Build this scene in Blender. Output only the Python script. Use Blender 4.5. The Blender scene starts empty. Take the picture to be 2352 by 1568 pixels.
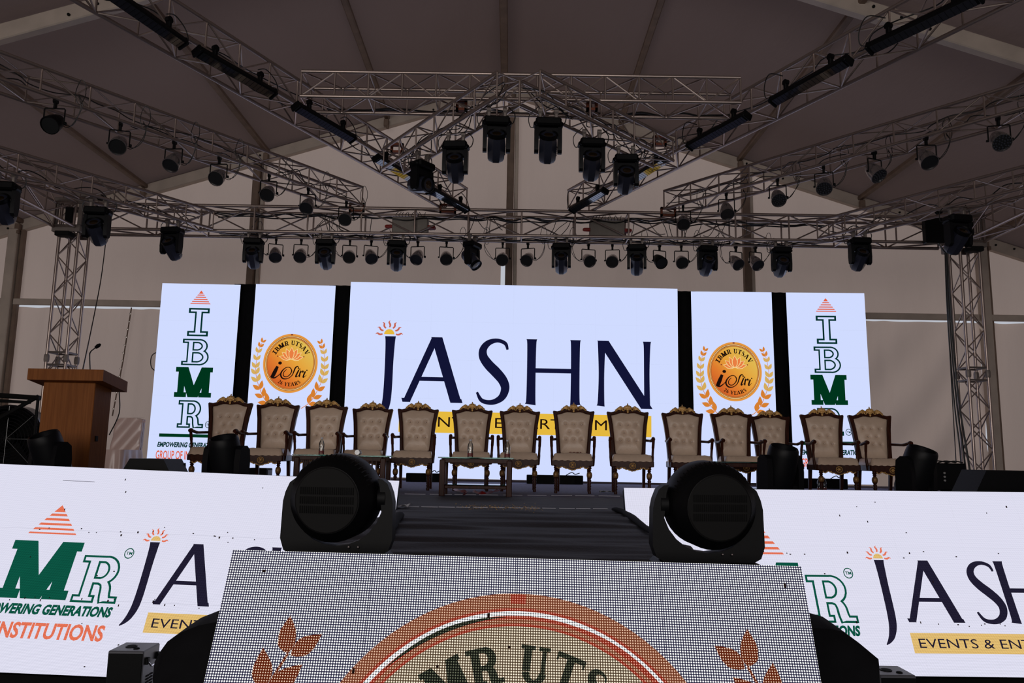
import bpy, math, random
from mathutils import Vector, Matrix, noise

random.seed(7)
scene = bpy.context.scene
col = scene.collection
PI = math.pi

# ------------------------------------------------------------------ camera
F_PX = 1790.0                                   # focal length in pixels of the 2352 px wide frame
PITCH = math.atan(F_PX / 12170.0)
ROLL = math.radians(0.96)
EYE = 1.70                                      # eye height above the tent floor
FW = Vector((0, math.cos(PITCH), math.sin(PITCH)))
R0 = Vector((1, 0, 0)); U0 = Vector((0, -math.sin(PITCH), math.cos(PITCH)))
RC = R0 * math.cos(ROLL) + U0 * math.sin(ROLL)
UC = U0 * math.cos(ROLL) - R0 * math.sin(ROLL)
CAM = Vector((0, 0, EYE))
cd = bpy.data.cameras.new('camera'); cd.sensor_width = 36.0; cd.lens = F_PX * 36.0 / 2352.0
cd.clip_start = 0.05; cd.clip_end = 300
cam = bpy.data.objects.new('camera', cd); col.objects.link(cam)
m = Matrix((RC, UC, -FW)).transposed().to_4x4(); m.translation = CAM
cam.matrix_world = m
scene.camera = cam

# ------------------------------------------------------------------ light and exposure
scene.view_settings.view_transform = 'Standard'
scene.view_settings.look = 'None'
scene.view_settings.gamma = 1.0
scene.view_settings.use_curve_mapping = False
scene.view_settings.exposure = 0.0
world = bpy.data.worlds.new('world'); scene.world = world
world.use_nodes = True
bg = world.node_tree.nodes['Background']
bg.inputs['Color'].default_value = (0.86, 0.90, 1.0, 1); bg.inputs['Strength'].default_value = 0.55

def area_light(name, loc, rot, sx, sy, power, color):
    ld = bpy.data.lights.new(name, 'AREA'); ld.shape = 'RECTANGLE'; ld.size = sx; ld.size_y = sy
    ld.energy = power; ld.color = color
    o = bpy.data.objects.new(name, ld); col.objects.link(o); o.location = loc; o.rotation_euler = rot
    return o
sl = bpy.data.lights.new('sun', 'SUN'); sl.energy = 3.0; sl.angle = math.radians(3); sl.color = (1.0, 0.93, 0.86)
so = bpy.data.objects.new('sun', sl); col.objects.link(so)
so.rotation_euler = Vector((0.25, -0.85, -0.75)).to_track_quat('-Z', 'Y').to_euler()   # from behind the gable wall
# daylight through the open front of the tent, behind the audience
area_light('open_front_daylight', (-4.5, -13.5, 3.6), (math.radians(90), 0, 0), 20, 4.6, 1400, (1.0, 0.92, 0.86))

# ------------------------------------------------------------------ pixel helpers (2352 x 1568 frame)
def ray(px, py): return RC * ((px - 1176) / F_PX) + UC * ((784 - py) / F_PX) + FW
def at_y(px, py, Y):
    d = ray(px, py); return CAM + d * (Y / d.y)
def at_z(px, py, z):
    d = ray(px, py); return CAM + d * ((z - EYE) / d.z)

# ------------------------------------------------------------------ materials
def lin(c): c = c / 255.0; return c / 12.92 if c <= 0.04045 else ((c + 0.055) / 1.055) ** 2.4
def srgb(r, g, b): return (lin(r), lin(g), lin(b), 1.0)
MATS = {}
def mat(name, base, rough=0.5, metal=0.0, noise_amt=0.0, noise_scale=20.0, bump=0.0, bump_scale=40.0, coat=0.0, spec=0.5, stretch=None):
    m = bpy.data.materials.new(name); m.use_nodes = True
    nt = m.node_tree; b = nt.nodes['Principled BSDF']
    b.inputs['Base Color'].default_value = base; b.inputs['Roughness'].default_value = rough
    b.inputs['Metallic'].default_value = metal; b.inputs['Coat Weight'].default_value = coat
    b.inputs['Specular IOR Level'].default_value = spec
    if noise_amt or bump:
        tc = nt.nodes.new('ShaderNodeTexCoord'); mp = nt.nodes.new('ShaderNodeMapping')
        nt.links.new(tc.outputs['Object'], mp.inputs['Vector'])
        if stretch: mp.inputs['Scale'].default_value = stretch
    if noise_amt:
        n = nt.nodes.new('ShaderNodeTexNoise'); n.inputs['Scale'].default_value = noise_scale; n.inputs['Detail'].default_value = 5
        nt.links.new(mp.outputs['Vector'], n.inputs['Vector'])
        r = nt.nodes.new('ShaderNodeValToRGB')
        r.color_ramp.elements[0].position = 0.3; r.color_ramp.elements[1].position = 0.7
        r.color_ramp.elements[0].color = tuple(base[i] * (1 - noise_amt) for i in range(3)) + (1,)
        r.color_ramp.elements[1].color = tuple(min(1, base[i] * (1 + noise_amt)) for i in range(3)) + (1,)
        nt.links.new(n.outputs['Fac'], r.inputs['Fac']); nt.links.new(r.outputs['Color'], b.inputs['Base Color'])
    if bump:
        n2 = nt.nodes.new('ShaderNodeTexNoise'); n2.inputs['Scale'].default_value = bump_scale; n2.inputs['Detail'].default_value = 4
        nt.links.new(mp.outputs['Vector'], n2.inputs['Vector'])
        bp = nt.nodes.new('ShaderNodeBump'); bp.inputs['Strength'].default_value = bump; bp.inputs['Distance'].default_value = 0.02
        nt.links.new(n2.outputs['Fac'], bp.inputs['Height']); nt.links.new(bp.outputs['Normal'], b.inputs['Normal'])
    MATS[name] = m
    return m

def mat_fabric(name, base, trans, tcol, bump=0.35, bscale=1.1, stretch=(1, 1, 0.25)):
    """tent canvas: diffuse from inside, some daylight soaking through"""
    m = bpy.data.materials.new(name); m.use_nodes = True; nt = m.node_tree; nt.nodes.clear()
    out = nt.nodes.new('ShaderNodeOutputMaterial'); mix = nt.nodes.new('ShaderNodeMixShader')
    d = nt.nodes.new('ShaderNodeBsdfDiffuse'); t = nt.nodes.new('ShaderNodeBsdfTranslucent')
    d.inputs['Color'].default_value = base; t.inputs['Color'].default_value = tcol
    mix.inputs[0].default_value = trans
    tc = nt.nodes.new('ShaderNodeTexCoord'); mp = nt.nodes.new('ShaderNodeMapping'); mp.inputs['Scale'].default_value = stretch
    n = nt.nodes.new('ShaderNodeTexNoise'); n.inputs['Scale'].default_value = bscale; n.inputs['Detail'].default_value = 6
    n.inputs['Roughness'].default_value = 0.6
    bp = nt.nodes.new('ShaderNodeBump'); bp.inputs['Strength'].default_value = bump; bp.inputs['Distance'].default_value = 0.15
    L = nt.links.new
    L(tc.outputs['Object'], mp.inputs['Vector']); L(mp.outputs['Vector'], n.inputs['Vector'])
    L(n.outputs['Fac'], bp.inputs['Height']); L(bp.outputs['Normal'], d.inputs['Normal'])
    r = nt.nodes.new('ShaderNodeValToRGB')
    r.color_ramp.elements[0].color = tuple(c * 0.86 for c in tcol[:3]) + (1,); r.color_ramp.elements[1].color = tuple(c * 1.08 for c in tcol[:3]) + (1,)
    L(n.outputs['Fac'], r.inputs['Fac']); L(r.outputs['Color'], t.inputs['Color'])
    L(d.outputs[0], mix.inputs[1]); L(t.outputs[0], mix.inputs[2]); L(mix.outputs[0], out.inputs['Surface'])
    MATS[name] = m; return m

def mat_led(name, rgb, strength=1.0, pitch=None, dot=None, rad=0.4, grad=None, soft=0.06):
    """lit LED surface: plain emission, or lamps of colour `dot` on the gap colour `rgb`"""
    m = bpy.data.materials.new(name); m.use_nodes = True; nt = m.node_tree; nt.nodes.clear()
    L = nt.links.new; N = nt.nodes.new
    b = N('ShaderNodeEmission'); out = N('ShaderNodeOutputMaterial'); L(b.outputs[0], out.inputs['Surface'])
    b.inputs['Color'].default_value = rgb; b.inputs['Strength'].default_value = strength
    if pitch or grad: tc = N('ShaderNodeTexCoord')
    csock = None; dsock = None
    if grad:
        # grad = (origin u,v, direction u,v per unit, [(pos,rgb)...]) flat print on the screen
        (ou, ov, du, dv, stops) = grad
        sp = N('ShaderNodeSeparateXYZ'); L(tc.outputs['Object'], sp.inputs[0])
        def lincomb():
            a = N('ShaderNodeMath'); a.operation = 'MULTIPLY_ADD'; L(sp.outputs[0], a.inputs[0]); a.inputs[1].default_value = du; a.inputs[2].default_value = -ou * du - ov * dv
            c = N('ShaderNodeMath'); c.operation = 'MULTIPLY_ADD'; L(sp.outputs[1], c.inputs[0]); c.inputs[1].default_value = dv; L(a.outputs[0], c.inputs[2])
            return c.outputs[0]
        g = lincomb()
        def ramp(st):
            r = N('ShaderNodeValToRGB'); e = r.color_ramp.elements
            e[0].position = st[0][0]; e[0].color = st[0][1]; e[1].position = st[-1][0]; e[1].color = st[-1][1]
            for p, c in st[1:-1]:
                q = e.new(p); q.color = c
            L(g, r.inputs['Fac']); return r.outputs['Color']
        csock = ramp(stops)
        if pitch: dsock = ramp([(p, tuple(min(1, 0.55 + 0.6 * c) for c in k[:3]) + (1,)) for p, k in stops])
    if pitch:
        sx = N('ShaderNodeSeparateXYZ'); L(tc.outputs['Object'], sx.inputs[0])
        sq = []
        for i in (0, 1):
            a = N('ShaderNodeMath'); a.operation = 'MULTIPLY'; L(sx.outputs[i], a.inputs[0]); a.inputs[1].default_value = 1.0 / pitch
            f = N('ShaderNodeMath'); f.operation = 'FRACT'; L(a.outputs[0], f.inputs[0])
            s = N('ShaderNodeMath'); s.operation = 'SUBTRACT'; L(f.outputs[0], s.inputs[0]); s.inputs[1].default_value = 0.5
            q = N('ShaderNodeMath'); q.operation = 'MULTIPLY'; L(s.outputs[0], q.inputs[0]); L(s.outputs[0], q.inputs[1]); sq.append(q)
        ad = N('ShaderNodeMath'); ad.operation = 'ADD'; L(sq[0].outputs[0], ad.inputs[0]); L(sq[1].outputs[0], ad.inputs[1])
        rt = N('ShaderNodeMath'); rt.operation = 'SQRT'; L(ad.outputs[0], rt.inputs[0])
        mr = N('ShaderNodeMapRange'); L(rt.outputs[0], mr.inputs['Value'])
        mr.inputs['From Min'].default_value = rad - soft; mr.inputs['From Max'].default_value = rad + soft
        mr.inputs['To Min'].default_value = 1; mr.inputs['To Max'].default_value = 0
        mx = N('ShaderNodeMix'); mx.data_type = 'RGBA'; L(mr.outputs['Result'], mx.inputs[0])
        mx.inputs[6].default_value = rgb; mx.inputs[7].default_value = dot or rgb
        if csock:
            dk = N('ShaderNodeMix'); dk.data_type = 'RGBA'; dk.blend_type = 'MULTIPLY'; dk.inputs[0].default_value = 1
            L(csock, dk.inputs[6]); dk.inputs[7].default_value = rgb
            L(dk.outputs[2], mx.inputs[6]); L(dsock, mx.inputs[7])
        csock = mx.outputs[2]
    if csock: L(csock, b.inputs['Color'])
    MATS[name] = m; return m

def mat_wood(name, c0, c1, rough=0.4, scale=(6, 6, 0.7), coat=0.2, spec=0.5):
    m = mat(name, c0, rough, coat=coat, spec=spec); nt = m.node_tree; b = nt.nodes['Principled BSDF']
    tc = nt.nodes.new('ShaderNodeTexCoord'); mp = nt.nodes.new('ShaderNodeMapping'); mp.inputs['Scale'].default_value = scale
    n = nt.nodes.new('ShaderNodeTexNoise'); n.inputs['Scale'].default_value = 7; n.inputs['Detail'].default_value = 7
    n.inputs['Distortion'].default_value = 0.6
    r = nt.nodes.new('ShaderNodeValToRGB'); r.color_ramp.elements[0].position = .35; r.color_ramp.elements[1].position = .68
    r.color_ramp.elements[0].color = c0; r.color_ramp.elements[1].color = c1
    L = nt.links.new
    L(tc.outputs['Object'], mp.inputs['Vector']); L(mp.outputs['Vector'], n.inputs['Vector']); L(n.outputs['Fac'], r.inputs['Fac'])
    L(r.outputs['Color'], b.inputs['Base Color']); return m

def mat_glass(name, colr, rough=0.02, alpha_mix=0.75):
    m = bpy.data.materials.new(name); m.use_nodes = True; nt = m.node_tree; nt.nodes.clear()
    out = nt.nodes.new('ShaderNodeOutputMaterial'); mix = nt.nodes.new('ShaderNodeMixShader')
    t = nt.nodes.new('ShaderNodeBsdfTransparent'); t.inputs['Color'].default_value = colr
    g = nt.nodes.new('ShaderNodeBsdfGlossy'); g.inputs['Roughness'].default_value = rough
    fr = nt.nodes.new('ShaderNodeFresnel'); fr.inputs['IOR'].default_value = 1.5
    ad = nt.nodes.new('ShaderNodeMath'); ad.operation = 'ADD'; ad.inputs[1].default_value = max(0, 1 - alpha_mix - 0.15); ad.use_clamp = True
    L = nt.links.new
    L(fr.outputs[0], ad.inputs[0]); L(ad.outputs[0], mix.inputs[0]); L(t.outputs[0], mix.inputs[1]); L(g.outputs[0], mix.inputs[2])
    L(mix.outputs[0], out.inputs['Surface']); MATS[name] = m; return m

mat('aluminium', (0.37, 0.30, 0.27, 1), 0.36, 0.85, 0.12, 6)
mat('alu_dull', (0.20, 0.17, 0.155, 1), 0.5, 0.6, 0.15, 5)
mat('black_plastic', (0.0019, 0.0020, 0.0025, 1), 0.5, 0, 0.2, 60, spec=0.12)
mat('black_gloss', (0.008, 0.008, 0.010, 1), 0.22, spec=0.5)
mat('head_shell', (0.0035, 0.0037, 0.0048, 1), 0.45, spec=0.15)
mat('head_body', (0.016, 0.018, 0.030, 1), 0.34, spec=0.6)
mat('dark_grey', (0.0060, 0.0058, 0.0058, 1), 0.65, spec=0.12)
mat('vent_black', (0.003, 0.003, 0.003, 1), 0.8, spec=0.1)
mat('lens_dark', (0.006, 0.007, 0.008, 1), 0.12, coat=0.6)
mat('lens_amber', (0.035, 0.020, 0.006, 1), 0.08, 0.6, coat=0.5)
mat('par_shell', (0.34, 0.31, 0.31, 1), 0.25, 0.85, 0.15, 12)
mat('par_face', (0.012, 0.013, 0.014, 1), 0.3, coat=0.3)
mat('par_bulbs', (0.03, 0.033, 0.045, 1), 0.25, coat=0.5)
mat('bar_lens', (0.016, 0.018, 0.021, 1), 0.06, spec=0.9, coat=1.0)
mat('cable_black', (0.008, 0.008, 0.008, 1), 0.5)
mat('strap_orange', (0.16, 0.035, 0.012, 1), 0.7, 0, 0.2, 40)
mat('plug_red', (0.22, 0.012, 0.008, 1), 0.45)
mat('grey_box', (0.17, 0.15, 0.13, 1), 0.55, 0, 0.1, 12)
mat('tent_beam', (0.46, 0.39, 0.335, 1), 0.5, 0.25, 0.12, 3)
mat('tent_pole_brown', (0.17, 0.115, 0.085, 1), 0.55, 0.1, 0.2, 4)
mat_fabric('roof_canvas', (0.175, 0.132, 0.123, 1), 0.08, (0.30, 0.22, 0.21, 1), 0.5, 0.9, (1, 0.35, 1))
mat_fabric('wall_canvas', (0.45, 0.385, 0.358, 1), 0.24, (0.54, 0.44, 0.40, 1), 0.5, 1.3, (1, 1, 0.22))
mat('ground', (0.014, 0.014, 0.016, 1), 0.85, 0, 0.3, 8)
mat('carpet', (0.13, 0.13, 0.215, 1), 0.9, 0, 0.25, 30, 0.4, 120)
mat('cloth_dark', (0.030, 0.030, 0.041, 1), 0.72, 0, 0.08, 5, 0.12, 60)
mat('black_cloth', (0.004, 0.004, 0.005, 1), 0.85, 0, 0.2, 10, spec=0.1)
mat('tape_white', (0.55, 0.55, 0.62, 1), 0.6)
mat_wood('mahogany', (0.024, 0.0062, 0.0035, 1), (0.055, 0.014, 0.0065, 1), 0.36, (5, 5, 0.8), 0.0, 0.14)
mat('gilt', (0.60, 0.35, 0.115, 1), 0.42, 0.2, 0.25, 25)
mat('gilt_dark', (0.24, 0.125, 0.040, 1), 0.42, 0.3, 0.25, 25)
mat('leather', (0.60, 0.455, 0.345, 1), 0.40, 0, 0.08, 6, 0.15, 55)
mat('button', (0.56, 0.44, 0.35, 1), 0.35)
mat_wood('lectern_wood', (0.165, 0.054, 0.014, 1), (0.225, 0.078, 0.021, 1), 0.5, (9, 9, 0.35), 0.0, 0.08)
mat('satin', (0.56, 0.41, 0.37, 1), 0.30, 0, 0.06, 3, 0.0, spec=0.7)
mat_glass('table_glass', (0.22, 0.40, 0.37, 1), 0.05, 0.92)
mat_glass('bottle_plastic', (0.88, 0.92, 0.94, 1), 0.05, 0.8)
mat('bottle_label', (0.16, 0.03, 0.03, 1), 0.5)
mat('bottle_cap', (0.5, 0.5, 0.55, 1), 0.5)
mat('ribbon_red', (0.30, 0.012, 0.010, 1), 0.5)
mat('paper', (0.70, 0.72, 0.80, 1), 0.7)
mat('petal', (0.80, 0.45, 0.02, 1), 0.7)
mat('spark_case', (0.085, 0.085, 0.10, 1), 0.4)
mat('chrome', (0.75, 0.75, 0.78, 1), 0.18, 1.0)
mat('orange_tag', (0.24, 0.04, 0.01, 1), 0.6)
mat('grey_print', (0.25, 0.25, 0.25, 1), 0.6)
mat('eyelet', (0.8, 0.76, 0.7, 1), 0.3, 0.6)

# ------------------------------------------------------------------ mesh helpers
class MB:
    def __init__(s): s.v = []; s.f = []
    def add(s, v, f):
        o = len(s.v); s.v += [tuple(p) for p in v]; s.f += [tuple(i + o for i in q) for q in f]; return s
    def box(s, c, d, M=None, taper=None):
        x, y, z = d[0] / 2, d[1] / 2, d[2] / 2
        t = taper or 1.0
        pts = [(-x, -y, -z), (x, -y, -z), (x, y, -z), (-x, y, -z), (-x * t, -y * t, z), (x * t, -y * t, z), (x * t, y * t, z), (-x * t, y * t, z)]
        pts = [Vector(p) for p in pts]
        if M: pts = [M @ p for p in pts]
        return s.add([p + Vector(c) for p in pts], [(0, 3, 2, 1), (4, 5, 6, 7), (0, 1, 5, 4), (1, 2, 6, 5), (2, 3, 7, 6), (3, 0, 4, 7)])
    def bbox(s, c, d, b=0.01, M=None):
        """box with chamfered edges"""
        x, y, z = d[0] / 2, d[1] / 2, d[2] / 2; b = min(b, x * .9, y * .9, z * .9)
        pts = []
        for sz in (-1, 1):
            for sx, sy in ((-1, -1), (1, -1), (1, 1), (-1, 1)):
                pts += [Vector((sx * (x - b), sy * (y - b), sz * z)), Vector((sx * x, sy * (y - b), sz * (z - b))), Vector((sx * (x - b), sy * y, sz * (z - b)))]
        if M: pts = [M @ p for p in pts]
        I = lambda k, j: k * 3 + j
        f = [(I(3, 0), I(2, 0), I(1, 0), I(0, 0)), (I(4, 0), I(5, 0), I(6, 0), I(7, 0))]
        for k in range(4):                                  # corners
            f.append((I(k, 0), I(k, 1), I(k, 2)) if k in (1, 3) else (I(k, 0), I(k, 2), I(k, 1)))
            q = k + 4; f.append((I(q, 0), I(q, 2), I(q, 1)) if k in (1, 3) else (I(q, 0), I(q, 1), I(q, 2)))
        for a, c2, j in ((0, 1, 2), (1, 2, 1), (2, 3, 2), (3, 0, 1)):
            f.append((I(a, j), I(c2, j), I(c2 + 4, j), I(a + 4, j)))
            f.append((I(a, 0), I(c2, 0), I(c2, j), I(a, j))); f.append((I(a + 4, j), I(c2 + 4, j), I(c2 + 4, 0), I(a + 4, 0)))
        for k in range(4):
            f.append((I(k, 1), I(k, 2), I(k + 4, 2), I(k + 4, 1)))
        return s.add([p + Vector(c) for p in pts], f)
    def tube(s, pts, r, n=8, caps=True):
        pts = [Vector(p) for p in pts]; rs = r if isinstance(r, (list, tuple)) else [r] * len(pts)
        vs = []; prev = None
        for i, p in enumerate(pts):
            t = (pts[min(i + 1, len(pts) - 1)] - pts[max(i - 1, 0)])
            if t.length < 1e-9: t = Vector((0, 0, 1))
            t.normalize()
            if prev is None:
                a = Vector((0, 0, 1)) if abs(t.z) < 0.9 else Vector((1, 0, 0))
                nrm = t.cross(a).normalized()
            else:
                nrm = prev - t * prev.dot(t)
                nrm = nrm.normalized() if nrm.length > 1e-6 else t.orthogonal().normalized()
            prev = nrm; b = t.cross(nrm)
            for k in range(n):
                an = 2 * PI * k / n; vs.append(p + (nrm * math.cos(an) + b * math.sin(an)) * rs[i])
        f = []
        for i in range(len(pts) - 1):
            for k in range(n):
                f.append((i * n + k, i * n + (k + 1) % n, (i + 1) * n + (k + 1) % n, (i + 1) * n + k))
        if caps: f.append(tuple(range(n - 1, -1, -1))); f.append(tuple((len(pts) - 1) * n + k for k in range(n)))
        return s.add(vs, f)
    def lathe(s, prof, n=16, M=None, c=(0, 0, 0), caps=True):
        vs = []; f = []
        for r, z in prof:
            for k in range(n):
                a = 2 * PI * k / n; p = Vector((r * math.cos(a), r * math.sin(a), z))
                vs.append((M @ p if M else p) + Vector(c))
        for i in range(len(prof) - 1):
            for k in range(n): f.append((i * n + k, i * n + (k + 1) % n, (i + 1) * n + (k + 1) % n, (i + 1) * n + k))
        if caps: f.append(tuple(range(n - 1, -1, -1))); f.append(tuple((len(prof) - 1) * n + k for k in range(n)))
        return s.add(vs, f)
    def ball(s, c, r, n=8, m=5, sc=(1, 1, 1)):
        prof = [(r * math.sin(PI * i / m), -r * math.cos(PI * i / m)) for i in range(m + 1)]
        prof[0] = (r * 0.05, -r); prof[-1] = (r * 0.05, r)
        return s.lathe(prof, n, Matrix.Diagonal(Vector(sc)), c)
    def prism(s, poly, y0, y1, M=None, c=(0, 0, 0)):
        """polygon in x,z extruded along y"""
        n = len(poly)
        vs = [Vector((p[0], y0, p[1])) for p in poly] + [Vector((p[0], y1, p[1])) for p in poly]
        if M: vs = [M @ v for v in vs]
        f = [tuple(range(n)), tuple(range(2 * n - 1, n - 1, -1))]
        for k in range(n): f.append((k, k + n, (k + 1) % n + n, (k + 1) % n))
        return s.add([v + Vector(c) for v in vs], f)
    def ring(s, outer, inner, y0, y1):
        """frame between two outlines (x,z) extruded along y"""
        n = len(outer)
        vs = [(p[0], y0, p[1]) for p in outer] + [(p[0], y0, p[1]) for p in inner] + [(p[0], y1, p[1]) for p in outer] + [(p[0], y1, p[1]) for p in inner]
        f = []
        for k in range(n):
            j = (k + 1) % n
            f += [(k, j, n + j, n + k), (2 * n + j, 2 * n + k, 3 * n + k, 3 * n + j), (k, 2 * n + k, 2 * n + j, j), (n + j, 3 * n + j, 3 * n + k, n + k)]
        return s.add(vs, f)
    def grid(s, fn, nu, nv):
        vs = [fn(i / nu, j / nv) for j in range(nv + 1) for i in range(nu + 1)]
        f = [(j * (nu + 1) + i, j * (nu + 1) + i + 1, (j + 1) * (nu + 1) + i + 1, (j + 1) * (nu + 1) + i) for j in range(nv) for i in range(nu)]
        return s.add(vs, f)
    def mesh(s, name, material, smooth=35):
        me = bpy.data.meshes.new(name); me.from_pydata(s.v, [], s.f); me.validate()
        if smooth:
            me.shade_smooth(); me.set_sharp_from_angle(angle=math.radians(smooth))
        if material: me.materials.append(MATS[material] if isinstance(material, str) else material)
        return me
    def build(s, name, material, parent=None, loc=None, smooth=35):
        return link(name, s.mesh(name, material, smooth), parent, loc)

def link(name, data, parent=None, loc=None, M=None):
    o = bpy.data.objects.new(name, data); col.objects.link(o)
    if parent: o.parent = parent
    if M is not None: o.matrix_basis = M
    if loc is not None: o.location = loc
    return o
def tag(o, label, cat, group=None):
    o['label'] = label; o['category'] = cat
    if group: o['group'] = group
    return o
def thing(name, label, cat, loc=(0, 0, 0), rz=0.0, group=None):
    o = link(name, None, None, loc); o.rotation_euler = (0, 0, rz); o.empty_display_size = 0.1
    return tag(o, label, cat, group)
def structure(o): o['kind'] = 'structure'; return o
def dup(root):
    r = root.copy(); col.objects.link(r)
    for ch in list(root.children):
        c = ch.copy(); col.objects.link(c); c.parent = r
        for g in list(ch.children):
            d = g.copy(); col.objects.link(d); d.parent = c
    return r
ORD = ['first', 'second', 'third', 'fourth', 'fifth', 'sixth', 'seventh', 'eighth', 'ninth', 'tenth', 'eleventh', 'twelfth', 'thirteenth', 'fourteenth']

# shared unit cylinder for truss members
UNIT = {}
def unit_cyl(material, n=8):
    k = (material, n)
    if k not in UNIT:
        mb = MB(); mb.lathe([(1, 0), (1, 1)], n); UNIT[k] = mb.mesh('bar', material, 50)
    return UNIT[k]
def rod(name, a, b, r, material, parent, n=8):
    a = Vector(a); b = Vector(b); d = b - a
    q = d.to_track_quat('Z', 'Y').to_matrix().to_4x4()
    M = Matrix.Translation(a) @ q @ Matrix.Diagonal((r, r, d.length, 1))
    return link(name, unit_cyl(material, n), parent, M=M)
def catmull(pts, n=6):
    out = []; P = [Vector(p) for p in pts]
    for i in range(len(P) - 1):
        p0 = P[max(i - 1, 0)]; p1 = P[i]; p2 = P[i + 1]; p3 = P[min(i + 2, len(P) - 1)]
        for k in range(n):
            t = k / n
            out.append(0.5 * ((2 * p1) + (p2 - p0) * t + (2 * p0 - 5 * p1 + 4 * p2 - p3) * t * t + (3 * p1 - p0 - 3 * p2 + p3) * t ** 3))
    out.append(P[-1]); return out

# ================================================================== SETTING: ground, tent, stage
STAGE = EYE - 0.46
gm = MB(); gm.box((0, 1, -0.05), (34, 34, 0.1))
floor = structure(gm.build('floor', 'ground')); floor['label'] = 'dark matted tent floor in front of the stage'

RIDGE = EYE + 7.92; SLOPE = 0.32; GAB = 16.0; EAVE_X = 15.3; RX0 = -0.25
def roof_z(x): return RIDGE - SLOPE * abs(x - RX0)
ceiling = structure(link('ceiling', None)); ceiling['label'] = 'dull brown canvas tent roof on beams'
wall_back = structure(link('wall_back', None)); wall_back['label'] = 'beige canvas gable wall behind the stage'
PURL = [0, 2.52, 5.05, 7.6, 10.15, 12.7, EAVE_X]
FRAMES = [16.0, 10.12, 4.24, -1.64, -7.52, -13.4, -14.0]
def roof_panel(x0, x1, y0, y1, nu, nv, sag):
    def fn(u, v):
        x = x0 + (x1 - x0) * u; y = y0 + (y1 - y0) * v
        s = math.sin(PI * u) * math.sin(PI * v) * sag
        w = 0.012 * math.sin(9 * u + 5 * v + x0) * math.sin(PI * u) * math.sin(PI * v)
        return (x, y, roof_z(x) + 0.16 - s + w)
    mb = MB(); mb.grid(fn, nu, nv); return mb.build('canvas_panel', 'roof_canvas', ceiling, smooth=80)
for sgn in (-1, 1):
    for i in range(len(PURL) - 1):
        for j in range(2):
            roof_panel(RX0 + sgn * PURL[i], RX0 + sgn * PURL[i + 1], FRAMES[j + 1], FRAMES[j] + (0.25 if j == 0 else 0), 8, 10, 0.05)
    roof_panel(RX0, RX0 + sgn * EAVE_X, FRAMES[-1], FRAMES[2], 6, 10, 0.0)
for y in FRAMES[:-1]:
    for sgn in (-1, 1):
        mb = MB(); d = Vector((sgn * EAVE_X, 0, -SLOPE * EAVE_X)); L = d.length; ang = math.atan2(-SLOPE, 1) * 1.0
        M = Matrix.Rotation(-math.atan(-SLOPE) * (1 if sgn > 0 else -1), 4, 'Y')
        mb.bbox((RX0 + sgn * EAVE_X / 2, y, RIDGE - SLOPE * EAVE_X / 2 - 0.02), (L, 0.14, 0.24), 0.015, M)
        b = mb.build('rafter', 'tent_beam', ceiling)
        mb = MB()
        for t in (0.07, 0.1, 0.34, 0.365, 0.39, 0.55, 0.575, 0.68, 0.705):            # bolt heads on the splice plates
            p = Vector((RX0 + sgn * EAVE_X * t, y - 0.075, RIDGE - SLOPE * EAVE_X * t - 0.02 + 0.05 * math.cos(t * 90)))
            mb.lathe([(0.022, 0), (0.022, 0.02)], 6, Matrix.Rotation(PI / 2, 4, 'X'), p)
        mb.build('bolt_row', 'dark_grey', b)
for sgn in (-1, 1):
    for x in PURL[(0 if sgn > 0 else 1):-1]:
        for j in range(3):
            mb = MB(); y0, y1 = FRAMES[j + 1], FRAMES[j]
            mb.bbox((RX0 + sgn * x, (y0 + y1) / 2, RIDGE - SLOPE * x + (0.06 if x else -0.02)), (0.11 if x else 0.15, y1 - y0 - 0.1, 0.10 if x else 0.16), 0.02)
            pu = mb.build('purlin', 'tent_pole_brown', ceiling)
            if x and j == 0:                                   # hanging bracket where the purlin meets the gable rafter
                xx = RX0 + sgn * x; mb = MB(); mb.bbox((xx, 15.85, roof_z(xx) - 0.1), (0.1, 0.1, 0.16), 0.01); mb.bbox((xx + 0.04, 15.8, roof_z(xx) - 0.21), (0.06, 0.05, 0.08), 0.01)
                mb.build('bracket', 'tent_pole_brown', pu)

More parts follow.
